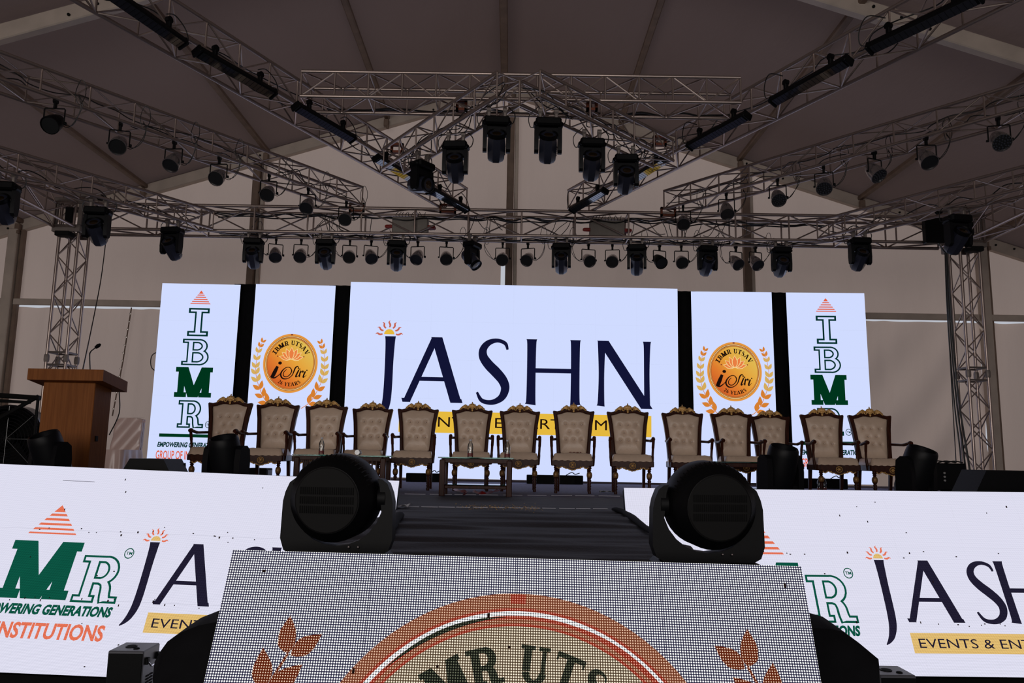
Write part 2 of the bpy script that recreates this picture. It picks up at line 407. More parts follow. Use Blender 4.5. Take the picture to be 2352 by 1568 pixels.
# gable posts, rail and canvas
POSTX = [at_y(38, 530, 15.9).x, at_y(577, 640, 15.9).x, at_y(1169, 600, 15.9).x, at_y(1716, 640, 15.9).x, at_y(2254, 640, 15.9).x]
for i, x in enumerate(POSTX):
    mb = MB(); top = roof_z(x) - 0.12; wd = 0.2 if i in (0, 4) else 0.15
    mb.bbox((x, 15.86, top / 2), (wd, 0.16, top), 0.015)
    p = mb.build('post', 'tent_beam' if i in (0, 4) else 'tent_pole_brown', wall_back)
    mb = MB(); mb.bbox((x + wd / 2 + 0.05, 15.92, top / 2), (0.08, 0.1, top), 0.01)
    mb.build('keder_channel', 'tent_pole_brown' if i in (0, 4) else 'tent_beam', p)
RAIL = EYE + 3.0
bays = [-EAVE_X] + POSTX + [EAVE_X]
for i in range(len(bays) - 1):
    x0, x1 = bays[i], bays[i + 1]
    mb = MB(); mb.bbox(((x0 + x1) / 2, 15.9, RAIL), (x1 - x0 - 0.22, 0.08, 0.13), 0.01); mb.build('rail', 'tent_beam', wall_back)
    if i == 3: x0 += 0.03
    def upper(u, v, x0=x0, x1=x1, k=i):
        x = x0 + (x1 - x0) * u; z0 = RAIL - 0.02; z1 = roof_z(x) + 0.2
        z = z0 + (z1 - z0) * v
        if k == 2: x -= 0.17 * max(0.0, min(1.0, (EYE + 4.25 - z) / 0.1)) * u ** 8          # canvas pulled away from the middle post
        y = 16.06 + 0.03 * math.sin(x * 2.1 + k) * v * (1 - v) * 2 + (0.025 * math.sin(x * 26) * max(0, 1 - abs(x - x0) / 0.9) if k == 3 else 0)
        return (x, y, z)
    mb = MB(); mb.grid(upper, 60, 40); mb.build('canvas_panel', 'wall_canvas', wall_back, smooth=80)
    gap = 0.082 if i in (0, 1) else 0.074
    def lower(u, v, x0=x0, x1=x1, k=i, gap=gap):
        x = x0 + (x1 - x0) * u; z = (RAIL - gap + 0.005 * math.sin(x * 9)) * v
        amp = {5: 0.075, 0: 0.05}.get(k, 0.014)
        y = 16.08 + amp * math.sin(x * 11 + math.sin(x * 3.3) * 2 + (1 - v) * 1.5) * (0.4 + 0.6 * v)
        if k == 4: y -= 0.085 * math.sin((x * 1.25 - z * 1.0) * 4.2 + math.sin(x * 2) * .8) * (1 - v * .7) * min(1, v * 4)       # drag folds towards the foot of the mast
        return (x, y, z)
    mb = MB(); mb.grid(lower, 90, 30); mb.build('canvas_panel', 'wall_canvas', wall_back, smooth=80)
# laced canvas joint left of the big screen
pa, pb = at_y(302, 706, 15.95), at_y(258, 955, 15.95)
mb = MB(); mb.tube([pa, (pa + pb) / 2 + Vector((0.02, 0, 0)), pb], 0.013, 6); lace = mb.build('lacing_strip', 'tent_pole_brown', wall_back)
em = MB(); em.lathe([(0.016, 0), (0.018, 0.010), (0.007, 0.012)], 10, Matrix.Rotation(PI / 2, 4, 'X')); em = em.mesh('eyelet', 'eyelet')
for k in range(13):
    link('eyelet', em, lace, pa.lerp(pb, 0.06 + k * 0.073) + Vector((0.01, -0.025, 0)))
# side walls of canvas
for sgn, nm in ((-1, 'wall_left'), (1, 'wall_right')):
    def side(u, v, sgn=sgn): return (sgn * (EAVE_X + 0.03 * math.sin(u * 90)), -14 + 30.2 * u, v * (roof_z(EAVE_X) + 0.16))
    mb = MB(); mb.grid(side, 80, 4); o = structure(mb.build(nm, 'wall_canvas', smooth=80)); o['label'] = 'beige canvas side wall of the tent'

# stage
stage = structure(link('stage_platform', None)); stage['label'] = 'carpeted stage platform'
mb = MB(); mb.box((0, 11.05, STAGE - 0.06), (19, 8.6, 0.12)); mb.build('deck', 'carpet', stage)
mb = MB(); mb.box((0, 11.1, (STAGE - 0.12) / 2), (18.8, 8.4, STAGE - 0.13)); mb.build('skirt', 'black_cloth', stage)
def runner(u, v):
    x = -1.45 + 2.9 * u; y = 6.72 + 2.3 * v
    return (x, y, STAGE + 0.006 + 0.004 * noise.noise(Vector((x * 2, y * 6, 3))))
mb = MB(); mb.grid(runner, 40, 40); mb.build('cloth', 'cloth_dark', stage, smooth=80)
catwalk = structure(link('catwalk', None)); catwalk['label'] = 'cloth covered catwalk running forward from the stage'
mb = MB(); mb.box((0, 4.9, (STAGE - 0.03) / 2), (1.9, 3.62, STAGE - 0.03)); mb.build('deck', 'black_cloth', catwalk)
def cw(u, v):
    x = -0.98 + 1.96 * u; y = 3.02 + 3.72 * v
    nx = noise.noise(Vector((x * 0.9 + 4, y * 5.5, 1.3))); n2 = noise.noise(Vector((x * 1.6, y * 13, 8.1)))
    z = STAGE + 0.004 + 0.030 * max(0, nx) * 1.3 + 0.006 * n2
    e = max(0, abs(x) - 0.93) / 0.05
    return (x, y, z - 0.05 * min(1, e) ** 2)
mb = MB(); mb.grid(cw, 60, 130); mb.build('cloth', 'cloth_dark', catwalk, smooth=80)
for sgn in (-1, 1):
    def cs(u, v, sgn=sgn):
        y = 3.05 + 3.6 * u; return (sgn * (0.975 + 0.10 * (1 - v) + 0.02 * math.sin(y * 9) * (1 - v)), y, 0.02 + (STAGE - 0.05) * v)
    mb = MB(); mb.grid(cs, 60, 6); mb.build('side_drape', 'black_cloth', catwalk, smooth=80)
# loose black cloth bunched at the two inner corners of the stage front
for k, (pts, zz) in enumerate((([(918, 1178), (905, 1200), (880, 1245)], 0.05), ([(1412, 1168), (1442, 1180), (1500, 1225)], 0.05))):
    P = [at_z(px, py, STAGE + 0.03) for px, py in pts]
    mb = MB(); mb.tube(catmull(P, 5), [0.03, 0.04, 0.042, 0.036, 0.03, 0.033, 0.036, 0.03, 0.027, 0.02, 0.012], 8); mb.v = [(x, y, STAGE + .012 + (z - STAGE - .03 + .03) * .5) for x, y, z in mb.v]
    o = mb.build('bunched_cloth', 'black_cloth', None, smooth=80)
    tag(o, 'black cloth bunched at the %s inner corner of the stage front' % ('left', 'right')[k], 'cloth')
# pale joint tapes across the carpet
for k, (a, b, n_) in enumerate((((928, 1134), (1428, 1139), 9), ((926, 1163), (1400, 1168), 12))):
    A = at_z(*a, STAGE + 0.013); B = at_z(*b, STAGE + 0.013)
    mb = MB()
    for q in range(n_):
        t0 = (q + 0.02) / n_; t1 = (q + random.uniform(0.80, 0.99)) / n_
        c0 = A.lerp(B, t0); c1 = A.lerp(B, t1); w = random.uniform(0.010, 0.018)
        mb.box((c0 + c1) / 2, (c1.x - c0.x, w, 0.004))
    o = mb.build('tape_strip', 'tape_white'); tag(o, ('worn white joint tape across the carpet under the coffee table', 'worn white joint tape along the front edge of the stage')[k], 'tape')

# ================================================================== SCREEN GRAPHICS
class G:
    """flat artwork in screen coordinates (u right, v up)"""
    def __init__(s, w): s.mb = MB(); s.w = w
    def poly(s, pts): s.mb.add([(p[0], p[1], s.w) for p in pts], [tuple(range(len(pts)))]); return s
    def rect(s, u0, u1, v0, v1): return s.poly([(u0, v0), (u1, v0), (u1, v1), (u0, v1)])
    def stroke(s, pts):
        P = [Vector((p[0], p[1])) for p in pts]; n = len(P); L = []; R = []
        for i in range(n):
            t = P[min(i + 1, n - 1)] - P[max(i - 1, 0)]
            if t.length < 1e-9: t = Vector((1, 0))
            t.normalize(); nn = Vector((-t.y, t.x)) * pts[i][2] / 2
            L.append(P[i] + nn); R.append(P[i] - nn)
        vs = [(q.x, q.y, s.w) for q in L] + [(q.x, q.y, s.w) for q in R]
        s.mb.add(vs, [(i + n, i + n + 1, i + 1, i) for i in range(n - 1)]); return s
    def ellipse(s, cu, cv, ru, rv, a0=0, a1=2 * PI, n=64):
        return s.poly([(cu + ru * math.cos(a0 + (a1 - a0) * k / n), cv + rv * math.sin(a0 + (a1 - a0) * k / n)) for k in range(n)])
    def annulus(s, cu, cv, r0, r1, ku, kv, a0=0, a1=2 * PI, n=96):
        vs = []
        for k in range(n + 1):
            a = a0 + (a1 - a0) * k / n
            vs += [(cu + r0 * ku * math.cos(a), cv + r0 * kv * math.sin(a), s.w), (cu + r1 * ku * math.cos(a), cv + r1 * kv * math.sin(a), s.w)]
        s.mb.add(vs, [(2 * k, 2 * k + 1, 2 * k + 3, 2 * k + 2) for k in range(n)]); return s
    def leaf(s, b, t, w, bias=0.42):
        b = Vector(b); t = Vector(t); d = t - b; n = Vector((-d.y, d.x)).normalized() * w / 2
        pts = []
        prof = [(0, 0), (.12, .5), (.28, .88), (bias, 1), (.6, .86), (.8, .48), (.93, .15), (1, 0)]
        for q, h in prof: pts.append(b + d * q + n * h)
        for q, h in prof[-2:0:-1]: pts.append(b + d * q - n * h)
        return s.poly(pts)
    def build(s, name, material, parent): 
        for i in range(len(s.mb.v)): pass
        return s.mb.build(name, material, parent, smooth=0)

def arcw(cx, cy, rx, ry, a0, a1, wh, wv, n=14):
    out = []
    for k in range(n + 1):
        a = math.radians(a0 + (a1 - a0) * k / n)
        out.append((cx + rx * math.cos(a), cy + ry * math.sin(a), wh + (wv - wh) * abs(math.cos(a))))
    return out
def sm(pts, n=6): return [tuple(p) for p in catmull(pts, n)]
S_SERIF = sm([(.50, .80, .03), (.45, .91, .06), (.33, .955, .09), (.19, .93, .14), (.11, .83, .19), (.13, .70, .22), (.25, .58, .23), (.40, .46, .24), (.49, .34, .22), (.49, .20, .19), (.40, .08, .14), (.26, .045, .09), (.12, .09, .07), (.06, .22, .03)])
# slab serif capitals: width, strokes (x,y,w) and ('p', x0,y0,x1,y1,hw) = diagonal with level ends
SLAB = {
 'I': (.62, [[(.31, 0, .26), (.31, 1, .26)], [(0, .92, .16), (.62, .92, .16)], [(0, .08, .16), (.62, .08, .16)]]),
 'B': (.84, [[(.25, .0, .24), (.25, 1, .24)], [(0, .93, .14), (.3, .93, .14)], [(0, .07, .14), (.3, .07, .14)], [(.2, .93, .14)] + arcw(.48, .73, .21, .20, 90, -90, .14, .22) + [(.2, .53, .14)], [(.2, .53, .14)] + arcw(.5, .30, .24, .23, 90, -90, .14, .23) + [(.2, .07, .14)]]),
 'R': (.94, [[(.25, .0, .24), (.25, 1, .24)], [(0, .93, .14), (.3, .93, .14)], [(0, .07, .14), (.46, .07, .14)], [(.2, .93, .14)] + arcw(.48, .695, .23, .235, 90, -90, .14, .23) + [(.2, .46, .14)], sm([(.36, .46, .12), (.47, .46, .14), (.58, .42, .18), (.645, .31, .22), (.665, .16, .23), (.70, .02, .24)]), [(.60, .065, .13), (.94, .065, .13)]]),
 'M': (1.2, [[(.2, 0, .22), (.2, 1, .22)], [(1.0, 0, .25), (1.0, 1, .25)], ('p', .24, 1, .60, 0, .32), ('p', .98, 1, .62, 0, .30), [(0, .92, .16), (.34, .92, .16)], [(.86, .92, .16), (1.2, .92, .16)], [(0, .08, .16), (.39, .08, .16)], [(.79, .08, .16), (1.2, .08, .16)]]),
 'U': (.86, [[(.22, .98, .22), (.22, .32, .22)], arcw(.45, .30, .23, .24, 180, 360, .1, .2), [(.68, .98, .12), (.68, .3, .12)], [(.02, .94, .11), (.42, .94, .11)], [(.52, .94, .11), (.84, .94, .11)]]),
 'T': (.84, [[(.42, .02, .22), (.42, .98, .22)], [(.02, .93, .14), (.82, .93, .14)], [(.05, .98, .08), (.05, .76, .05)], [(.79, .98, .08), (.79, .76, .05)], [(.22, .06, .11), (.62, .06, .11)]]),
 'S': (.60, [S_SERIF]),
 'A': (.98, [('p', .46, 1, .14, 0, .12), ('p', .52, 1, .80, 0, .26), [(.25, .33, .1), (.68, .33, .1)], [(0, .05, .1), (.32, .05, .1)], [(.58, .05, .1), (.98, .05, .1)]]),
 'V': (.96, [('p', .18, 1, .46, 0, .26), ('p', .80, 1, .52, 0, .12), [(0, .95, .1), (.4, .95, .1)], [(.64, .95, .1), (.96, .95, .1)]]),
 'Y': (.92, [('p', .17, 1, .44, .42, .25), ('p', .77, 1, .48, .42, .12), [(.46, .02, .23), (.46, .5, .23)], [(0, .95, .1), (.38, .95, .1)], [(.62, .95, .1), (.92, .95, .1)], [(.26, .05, .1), (.66, .05, .1)]]),
 'E': (.74, [[(.24, .02, .22), (.24, .98, .22)], [(.02, .93, .13), (.68, .93, .13)], [(.24, .5, .12), (.54, .5, .12)], [(.02, .07, .13), (.70, .07, .13)], [(.66, .98, .07), (.66, .74, .05)], [(.69, .02, .07), (.69, .28, .05)]]),
 '2': (.60, [sm([(.08, .72, .05), (.11, .88, .1), (.28, .95, .12), (.44, .88, .17), (.48, .72, .2), (.40, .52, .18), (.24, .30, .13), (.08, .10, .1)]), [(.04, .08, .16), (.56, .08, .16)]]),
 '6': (.62, [sm([(.50, .93, .06), (.34, .86, .12), (.19, .66, .18), (.14, .42, .21), (.16, .22, .2)]), arcw(.32, .29, .19, .24, 0, 360, .1, .18, 22)]),
}
S_OPT = sm([(.50, .83, .035), (.46, .925, .055), (.33, .968, .062), (.19, .93, .09), (.105, .83, .115), (.11, .71, .135), (.20, .59, .15), (.32, .48, .155), (.43, .36, .145), (.475, .24, .13), (.43, .11, .11), (.32, .035, .085), (.20, .02, .07), (.09, .055, .06), (.02, .17, .035)])
OPT = {                                            # flared humanist capitals
 'J': (.15, [sm([(.075, 1, .165), (.075, .9, .145), (.072, .6, .128), (.068, .2, .128), (.05, -.04, .125), (0, -.2, .10), (-.06, -.29, .06), (-.12, -.345, .015)])]),
 'A': (.90, [('p', .46, 1, .045, 0, .115), ('p', .475, 1, .80, 0, .17), [(.19, .355, .062), (.68, .355, .062)], ('p', .03, .06, .05, 0, .12), ('p', .79, .06, .81, 0, .18)]),
 'S': (.54, [S_OPT]),
 'H': (.86, [sm([(.09, 1, .165), (.09, .92, .14), (.09, .5, .132), (.09, .08, .14), (.085, 0, .165)]), sm([(.77, 1, .165), (.77, .92, .14), (.77, .5, .132), (.77, .08, .14), (.775, 0, .165)]), [(.09, .52, .07), (.77, .52, .07)]]),
 'N': (.83, [sm([(.07, 1, .12), (.07, .5, .085), (.065, .08, .1), (.06, 0, .125)]), ('p', .09, 1, .76, -.03, .175), sm([(.765, 1, .125), (.765, .9, .1), (.76, .5, .085), (.765, -.03, .09)])]),
}
def glyph(g, table, ch, u, v, h, sx=1.0, rot=0.0, about=None, grow=0.0):
    """draw one capital with its baseline start at (u,v)"""
    wd, strokes = table[ch]
    def tf(x, y):
        p = Vector((u + x * h * sx, v + y * h))
        if about is not None:
            d = p - Vector(about); p = Vector(about) + Vector((d.x * math.cos(rot) - d.y * math.sin(rot), d.x * math.sin(rot) + d.y * math.cos(rot)))
        return p
    for st in strokes:
        if st[0] == 'p':
            _, x0, y0, x1, y1, hw = st; q = hw / 2 + grow * 1.12
            dy = grow * (1 if y0 > y1 else -1)
            a0 = x0 + (x0 - x1) / max(1e-6, abs(y0 - y1)) * grow; a1 = x1 - (x0 - x1) / max(1e-6, abs(y0 - y1)) * grow
            g.poly([tf(a0 - q, y0 + dy), tf(a1 - q, y1 - dy), tf(a1 + q, y1 - dy), tf(a0 + q, y0 + dy)])
        else:
            pts = [tuple(p) for p in st]
            if grow:
                e0 = (Vector(pts[0][:2]) - Vector(pts[1][:2])).normalized() * grow; e1 = (Vector(pts[-1][:2]) - Vector(pts[-2][:2])).normalized() * grow
                pts[0] = (pts[0][0] + e0.x, pts[0][1] + e0.y, pts[0][2]); pts[-1] = (pts[-1][0] + e1.x, pts[-1][1] + e1.y, pts[-1][2])
            out = []
            for x, y, w in pts:
                q = tf(x, y); out.append((q.x, q.y, max(0.0005, (w + 2 * grow)) * h))
            g.stroke(out)
    return wd * h * sx
def arc_word(root, ink, lvl, table, word, cu, cv, r, h, a_mid, spread, ku=1, kv=1, inside=False):
    """letters set round a circle; spread = degrees the word covers"""
    ws = [0.42 if c == ' ' else table[c][0] + 0.12 for c in word]; tot = sum(ws); x = 0
    for c, w in zip(word, ws):
        t = (x + w / 2) / tot; x += w
        if c == ' ': continue
        ang = math.radians(a_mid + (spread / 2 - spread * t) * (-1 if inside else 1))
        pu, pv = cu + r * ku * math.cos(ang), cv + r * kv * math.sin(ang)
        rot = ang - PI / 2 if not inside else ang + PI / 2
        gw = table[c][0] * h
        g = G(lvl); glyph(g, table, c, pu - gw / 2, pv - (0 if not inside else h), h, 1.0, rot, (pu, pv)); g.build('letter', ink, root)
def font_text(g, txt, u0, u1, v0, v1, shear=0.0, bold=0.0):
    cu = bpy.data.curves.new('lettering', 'FONT'); cu.body = txt; cu.size = 1; cu.offset = bold; cu.resolution_u = 3; cu.fill_mode = 'FRONT'
    ob = bpy.data.objects.new('lettering', cu); me = bpy.data.meshes.new_from_object(ob)
    xs = [v.co.x for v in me.vertices]; ys = [v.co.y for v in me.vertices]
    x0, x1, y0, y1 = min(xs), max(xs), min(ys), max(ys)
    kx = (u1 - u0) / (x1 - x0); ky = (v1 - v0) / (y1 - y0)
    vs = [(u0 + (v.co.x - x0) * kx + (v.co.y - y0) * ky * shear, v0 + (v.co.y - y0) * ky, g.w) for v in me.vertices]
    fs = [tuple(p.vertices) for p in me.polygons]
    bpy.data.meshes.remove(me); bpy.data.objects.remove(ob); bpy.data.curves.remove(cu)
    g.mb.add(vs, fs)
def build_letters(g, material, parent, name='letter'):
    """split the artwork into its loose pieces, one object for each letter"""
    up = list(range(len(g.mb.v)))
    def find(a):
        while up[a] != a: up[a] = up[up[a]]; a = up[a]
        return a
    key = {}
    for i, v in enumerate(g.mb.v):
        k = (round(v[0], 6), round(v[1], 6))
        if k in key: up[find(i)] = find(key[k])
        else: key[k] = i
    for f in g.mb.f:
        for a in f[1:]: up[find(a)] = find(f[0])
    groups = {}
    for f in g.mb.f: groups.setdefault(find(f[0]), []).append(f)
    for fl in groups.values():
        ids = sorted({i for f in fl for i in f}); mp = {a: b for b, a in enumerate(ids)}
        mb = MB(); mb.add([g.mb.v[i] for i in ids], [tuple(mp[i] for i in f) for f in fl]); mb.build(name, material, parent, smooth=0)

LED_Z = 0.002
def led_screen(name, label, O, U, V, width, height, nu, nv, face, depth=0.07, group=None):
    """O = upper left corner in the world, U along the top edge, V up the face"""
    N = U.cross(V); M = Matrix((U, V, N)).transposed().to_4x4(); M.translation = O
    root = link(name, None, None); root.matrix_basis = M; root.empty_display_size = 0.1
    tag(root, label, 'led screen', group)
    tw, th = width / nu, height / nv; g = 0.00012
    me = bpy.data.meshes.new('led_panel')
    x, y = tw / 2 - g, th / 2 - g; d = depth
    me.from_pydata([(-x, -y, 0), (x, -y, 0), (x, y, 0), (-x, y, 0), (-x, -y, -d), (x, -y, -d), (x, y, -d), (-x, y, -d)], [], [(0, 1, 2, 3), (7, 6, 5, 4), (0, 4, 5, 1), (1, 5, 6, 2), (2, 6, 7, 3), (3, 7, 4, 0)])
    me.materials.append(MATS[face]); me.materials.append(MATS['black_plastic'])
    for p in me.polygons: p.material_index = 0 if p.index == 0 else 1
    for j in range(nv):
        for i in range(nu):
            link('led_panel', me, root, (tw * (i + 0.5), -th * (j + 0.5), 0))
    mb = MB(); mb.box((width / 2, -height / 2, -d - 0.02), (width - 0.02, height - 0.02, 0.035)); mb.build('back_frame', 'black_plastic', root)
    return root

def uv_of(root, px, py):
    M = root.matrix_basis; d = ray(px, py); N = M.col[2].to_3d(); O = M.translation
    t = (O - CAM).dot(N) / d.dot(N); q = CAM + d * t - O
    return Vector((q.dot(M.col[0].to_3d()), q.dot(M.col[1].to_3d())))

GREEN = srgb(0, 52, 28); DGREEN = srgb(4, 48, 44)
mat_led('led_white', srgb(208, 219, 255), 1.0)
mat_led('led_navy', srgb(18, 20, 52), 1.0)
mat_led('led_green', GREEN, 1.0); mat_led('led_dgreen', DGREEN, 1.0)
mat_led('led_orange', srgb(226, 94, 58), 1.0); mat_led('led_yellow', srgb(228, 184, 62), 1.0); mat_led('led_sunray', srgb(196, 100, 80), 1.0)
mat_led('led_leaf', srgb(212, 126, 48), 1.0); mat_led('led_leaf_gold', srgb(212, 172, 92), 1.0)
mat_led('led_ink', srgb(26, 14, 12), 1.0); mat_led('led_brown', srgb(128, 56, 40), 1.0); mat_led('led_cream', srgb(244, 214, 150), 1.0)
mat_led('led_lotus', srgb(232, 126, 66), 1.0)
mat_led('led_gold_ring', srgb(226, 150, 62), 1.0)
P8 = 0.008
mat_led('wing_white', srgb(202, 202, 220), 1.0, P8, srgb(234, 233, 251), .42)
mat_led('wing_navy', srgb(18, 16, 30), 1.0, P8, srgb(40, 36, 58), .42)
mat_led('wing_green', srgb(6, 58, 46), 1.0, P8, srgb(16, 96, 76), .42)
mat_led('wing_orange', srgb(196, 82, 56), 1.0, P8, srgb(246, 132, 100), .42)
mat_led('wing_gold', srgb(186, 148, 84), 1.0, P8, srgb(244, 208, 130), .42)
mat_led('mid_white', srgb(42, 40, 68), 1.0, P8, srgb(255, 255, 255), .335)
mat_led('mid_leaf', srgb(92, 32, 14), 1.0, P8, srgb(250, 214, 184), .235)
mat_led('mid_ring', srgb(112, 56, 36), 1.0, P8, srgb(238, 196, 166), .28)
mat_led('mid_red', srgb(128, 34, 20), 1.0, P8, srgb(240, 160, 140), .26)
mat_led('mid_hot', srgb(84, 84, 92), 1.0, P8, srgb(255, 255, 255), .45)
mat_led('mid_ink', srgb(18, 20, 16), 1.0, P8, srgb(112, 116, 96), .26)
mat_led('mid_disc', srgb(84, 66, 48), 1.0, P8, srgb(248, 236, 212), .325)

def pyramid_mark(root, cu, v0, v1, wbase, material, w=LED_Z):
    """striped triangle"""
    g = G(w); H = v1 - v0
    cuts = [(0.0, .055), (.14, .21), (.30, .375), (.46, .54), (.62, .70), (.76, 1.0)]
    for a, b in cuts:
        wa, wb = wbase * (1 - a) / 2, wbase * (1 - b) / 2
        g.poly([(cu - wa, v0 + a * H), (cu + wa, v0 + a * H), (cu + wb, v0 + b * H), (cu - wb, v0 + b * H)])
    return g.build('pyramid_mark', material, root)
def sun_mark(root, cu, v, s, mray, mdisc):
    """half sun with seven wavy rays"""
    g = G(LED_Z); g.poly([(cu + .40 * s * math.cos(PI * k / 16), v + .40 * s * math.sin(PI * k / 16)) for k in range(17)]); g.build('sun_disc', mdisc, root)
    g = G(LED_Z)
    for k in range(7):
        a = PI * k / 6; ca, sa = math.cos(a), math.sin(a); pts = []
        for t, off, w in ((.52, 0, .10), (.64, .05, .13), (.78, .03, .14), (.92, -.05, .11), (1.06, -.02 + .05 * (1 if a < PI / 2 else 1), .02)):
            off *= (1 if a <= PI / 2 + .01 else -1) * (-1)
            pts.append((cu + s * (t * ca - off * sa), v + .03 * s + s * (t * sa + off * ca), w * s))
        g.stroke(sm(pts, 4))
    g.build('sun_rays', mray, root)
def tm_mark(root, cu, cv, r, material):
    g = G(LED_Z); g.annulus(cu, cv, r * .82, r, .9, 1); font_text(g, 'TM', cu - r * .55, cu + r * .58, cv - r * .28, cv + r * .3, 0, .02); g.build('trademark_sign', material, root)
def outline_letter(root, ch, u, v, h, line, white, t=.035, sx=1.0):
    g = G(LED_Z); glyph(g, SLAB, ch, u, v, h, sx, grow=.014); g.build('letter_outline', line, root)
    g = G(LED_Z + .0015); glyph(g, SLAB, ch, u, v, h, sx, grow=-t * .85); g.build('letter_fill', white, root)

def medal(root, cu, cv, R, ku, kv, M):
    """round medal with laurel wreath, drawn in units of R"""
    lv = [LED_Z + .0006 * k for k in range(6)]
    E = lambda a, b, w, name, m: G(w).annulus(cu, cv, a * R, b * R, ku, kv).build(name, m, root)
    E(.93, 1.0, lv[0], 'medal_rim', M['ring']); E(.916, .93, lv[0], 'medal_line', M['red']); E(.895, .916, lv[0], 'medal_line', M['hot'])
    E(.878, .895, lv[0], 'medal_line', M['red']); E(.858, .878, lv[0], 'medal_line', M['ring']); E(.845, .858, lv[0], 'medal_line', M['red'])
    g = G(lv[0]); g.ellipse(cu, cv, .846 * R * ku, .846 * R * kv, n=72); g.build('medal_disc', M['disc'], root)
    arc_word(root, M['ink'], lv[2], SLAB, 'IBMR UTSAV', cu, cv, (.592 if M.get('big') else .615) * R, .170 * R, 90 + M.get('tilt', 0), 128, ku, kv)
    arc_word(root, M['ink'], lv[2], SLAB, '26 YEARS', cu, cv, .655 * R, .135 * R, 270, 66, ku, kv, True)
    # lotus
    bx, by = cu + .02 * R * ku, cv + .14 * R * kv
    tips = [(0, .385, .17, .02), (-.20, .34, .15, -.05), (.21, .34, .15, .06), (-.34, .22, .15, -.08), (.35, .215, .15, .1), (-.42, .08, .14, -.06), (.42, .075, .14, .08)]
    for q, (tx, ty, w, sx) in enumerate(reversed(tips)):
        b0 = Vector((bx + tx * .08 * R * ku, by)); t0 = Vector((bx + tx * R * ku, by + ty * R * kv)); d = t0 - b0
        G(lv[2] + .0003 * q).leaf(b0 - d * .06, t0 + d.normalized() * .03 * R, (w + .05) * R * ku, .6).build('lotus_outline', M['cream'], root)
        G(lv[2] + .0003 * q + .00015).leaf(b0, t0, w * R * ku, .6).build('lotus_petal', M['lotus'], root)
    g = G(lv[2])
    for sx in (-1, 1): g.ellipse(cu + sx * .48 * R * ku, cv + .23 * R * kv, .024 * R, .024 * R, n=12)
    g.build('medal_dots', M['red'], root)
    # flowing name
    g = G(lv[3])
    def S(pts, w0): g.stroke([(cu + (p[0] - 725) / 465 * R * ku, cv + (705 - p[1]) / 510 * R * kv, p[2] * R) for p in sm(pts, 5)])
    S([(512, 762, .10), (470, 860, .14), (425, 962, .13)], 0); S([(415, 955, .04), (470, 962, .05), (535, 918, .03), (580, 868, .02)], 0)
    g.ellipse(cu + (550 - 725) / 465 * R * ku, cv + 0, .068 * R, .058 * R, n=16)
    S([(668, 812, .02), (622, 865, .03), (625, 925, .035), (680, 938, .03), (735, 892, .035), (755, 832, .04), (722, 780, .03), (660, 780, .03), (600, 832, .045), (572, 905, .06), (612, 968, .05), (692, 970, .03), (762, 918, .03), (792, 850, .045), (815, 785, .05), (848, 757, .04), (872, 778, .03), (862, 800, .05)], 0)
    S([(878, 815, .05), (845, 890, .055), (832, 935, .05), (862, 925, .02), (888, 900, .02)], 0)
    S([(912, 825, .03), (900, 870, .05), (890, 940, .05)], 0); S([(898, 885, .02), (925, 845, .03), (950, 838, .055), (945, 870, .02)], 0)
    S([(990, 838, .05), (968, 895, .055), (958, 940, .05), (985, 928, .02), (1010, 900, .015)], 0)
    for x, y in ((892, 802), (1014, 820)): g.ellipse(cu + (x - 725) / 465 * R * ku, cv + (705 - y) / 510 * R * kv, .026 * R, .026 * R, n=10)
    g.build('script_lettering', M['ink'], root)
    # laurel wreath: stem points and leaves on both sides
    stem = [(222, 352), (186, 440), (158, 550), (142, 700), (145, 850), (172, 990), (228, 1140), (300, 1290), (390, 1400), (500, 1475)]
    for sx in (-1, 1):
        pts = [((x - 725) / 465 * -sx, (705 - y) / 510) for x, y in stem]
        cm = [Vector(p) for p in catmull([(p[0], p[1], 0) for p in pts], 8)]
        g = G(lv[0]); g.stroke([(cu + p.x * R * ku, cv + p.y * R * kv, (.012 + .012 * i / len(cm)) * R) for i, p in enumerate(cm)]); g.build('wreath_stem', M['leaf'], root)
        ga = G(lv[1]); gb = G(lv[1]); n = 10
        tip = cm[0]; ga.leaf((cu + tip.x * R * ku, cv + tip.y * R * kv), (cu + (tip.x - sx * -.03 * 1.2) * R * ku, cv + (tip.y + .125) * R * kv), .085 * R * ku)
        for k in range(n):
            t = (k + .35) / n * .96; i = int(t * (len(cm) - 1)); p = cm[i]; tg = (cm[max(i - 1, 0)] - cm[min(i + 1, len(cm) - 1)]).normalized()
            ln = .165 + .21 * t; wd = .082 + .105 * t
            for side in (-1, 1):
                an = math.radians(27 + 9 * t) * side
                d = Vector((tg.x * math.cos(an) - tg.y * math.sin(an), tg.x * math.sin(an) + tg.y * math.cos(an), 0))
                b = p + d * .035; e = p + d * (ln + .03)
                (gb if .22 < t < .62 else ga).leaf((cu + b.x * R * ku, cv + b.y * R * kv), (cu + e.x * R * ku, cv + e.y * R * kv), wd * R * ku)
        ga.build('wreath_leaves', M['leaf'], root); gb.build('wreath_leaves', M['leaf2'], root)
    # spare line accents on the rim
    g = G(lv[3]); g.stroke([(cu + .888 * R * ku * math.cos(a), cv + .888 * R * kv * math.sin(a), R * (.002 + .020 * math.sin(PI * k / 24))) for k in range(25) for a in [math.radians(94 + 40 * k / 24)]]); g.build('medal_accent', M['ink'], root)
    g = G(lv[3]); g.stroke([(cu + .888 * R * ku * math.cos(a), cv + .888 * R * kv * math.sin(a), R * (.002 + .024 * math.sin(PI * k / 24))) for k in range(25) for a in [math.radians(28 + 52 * k / 24)]]); g.build('medal_accent', M['red'], root)
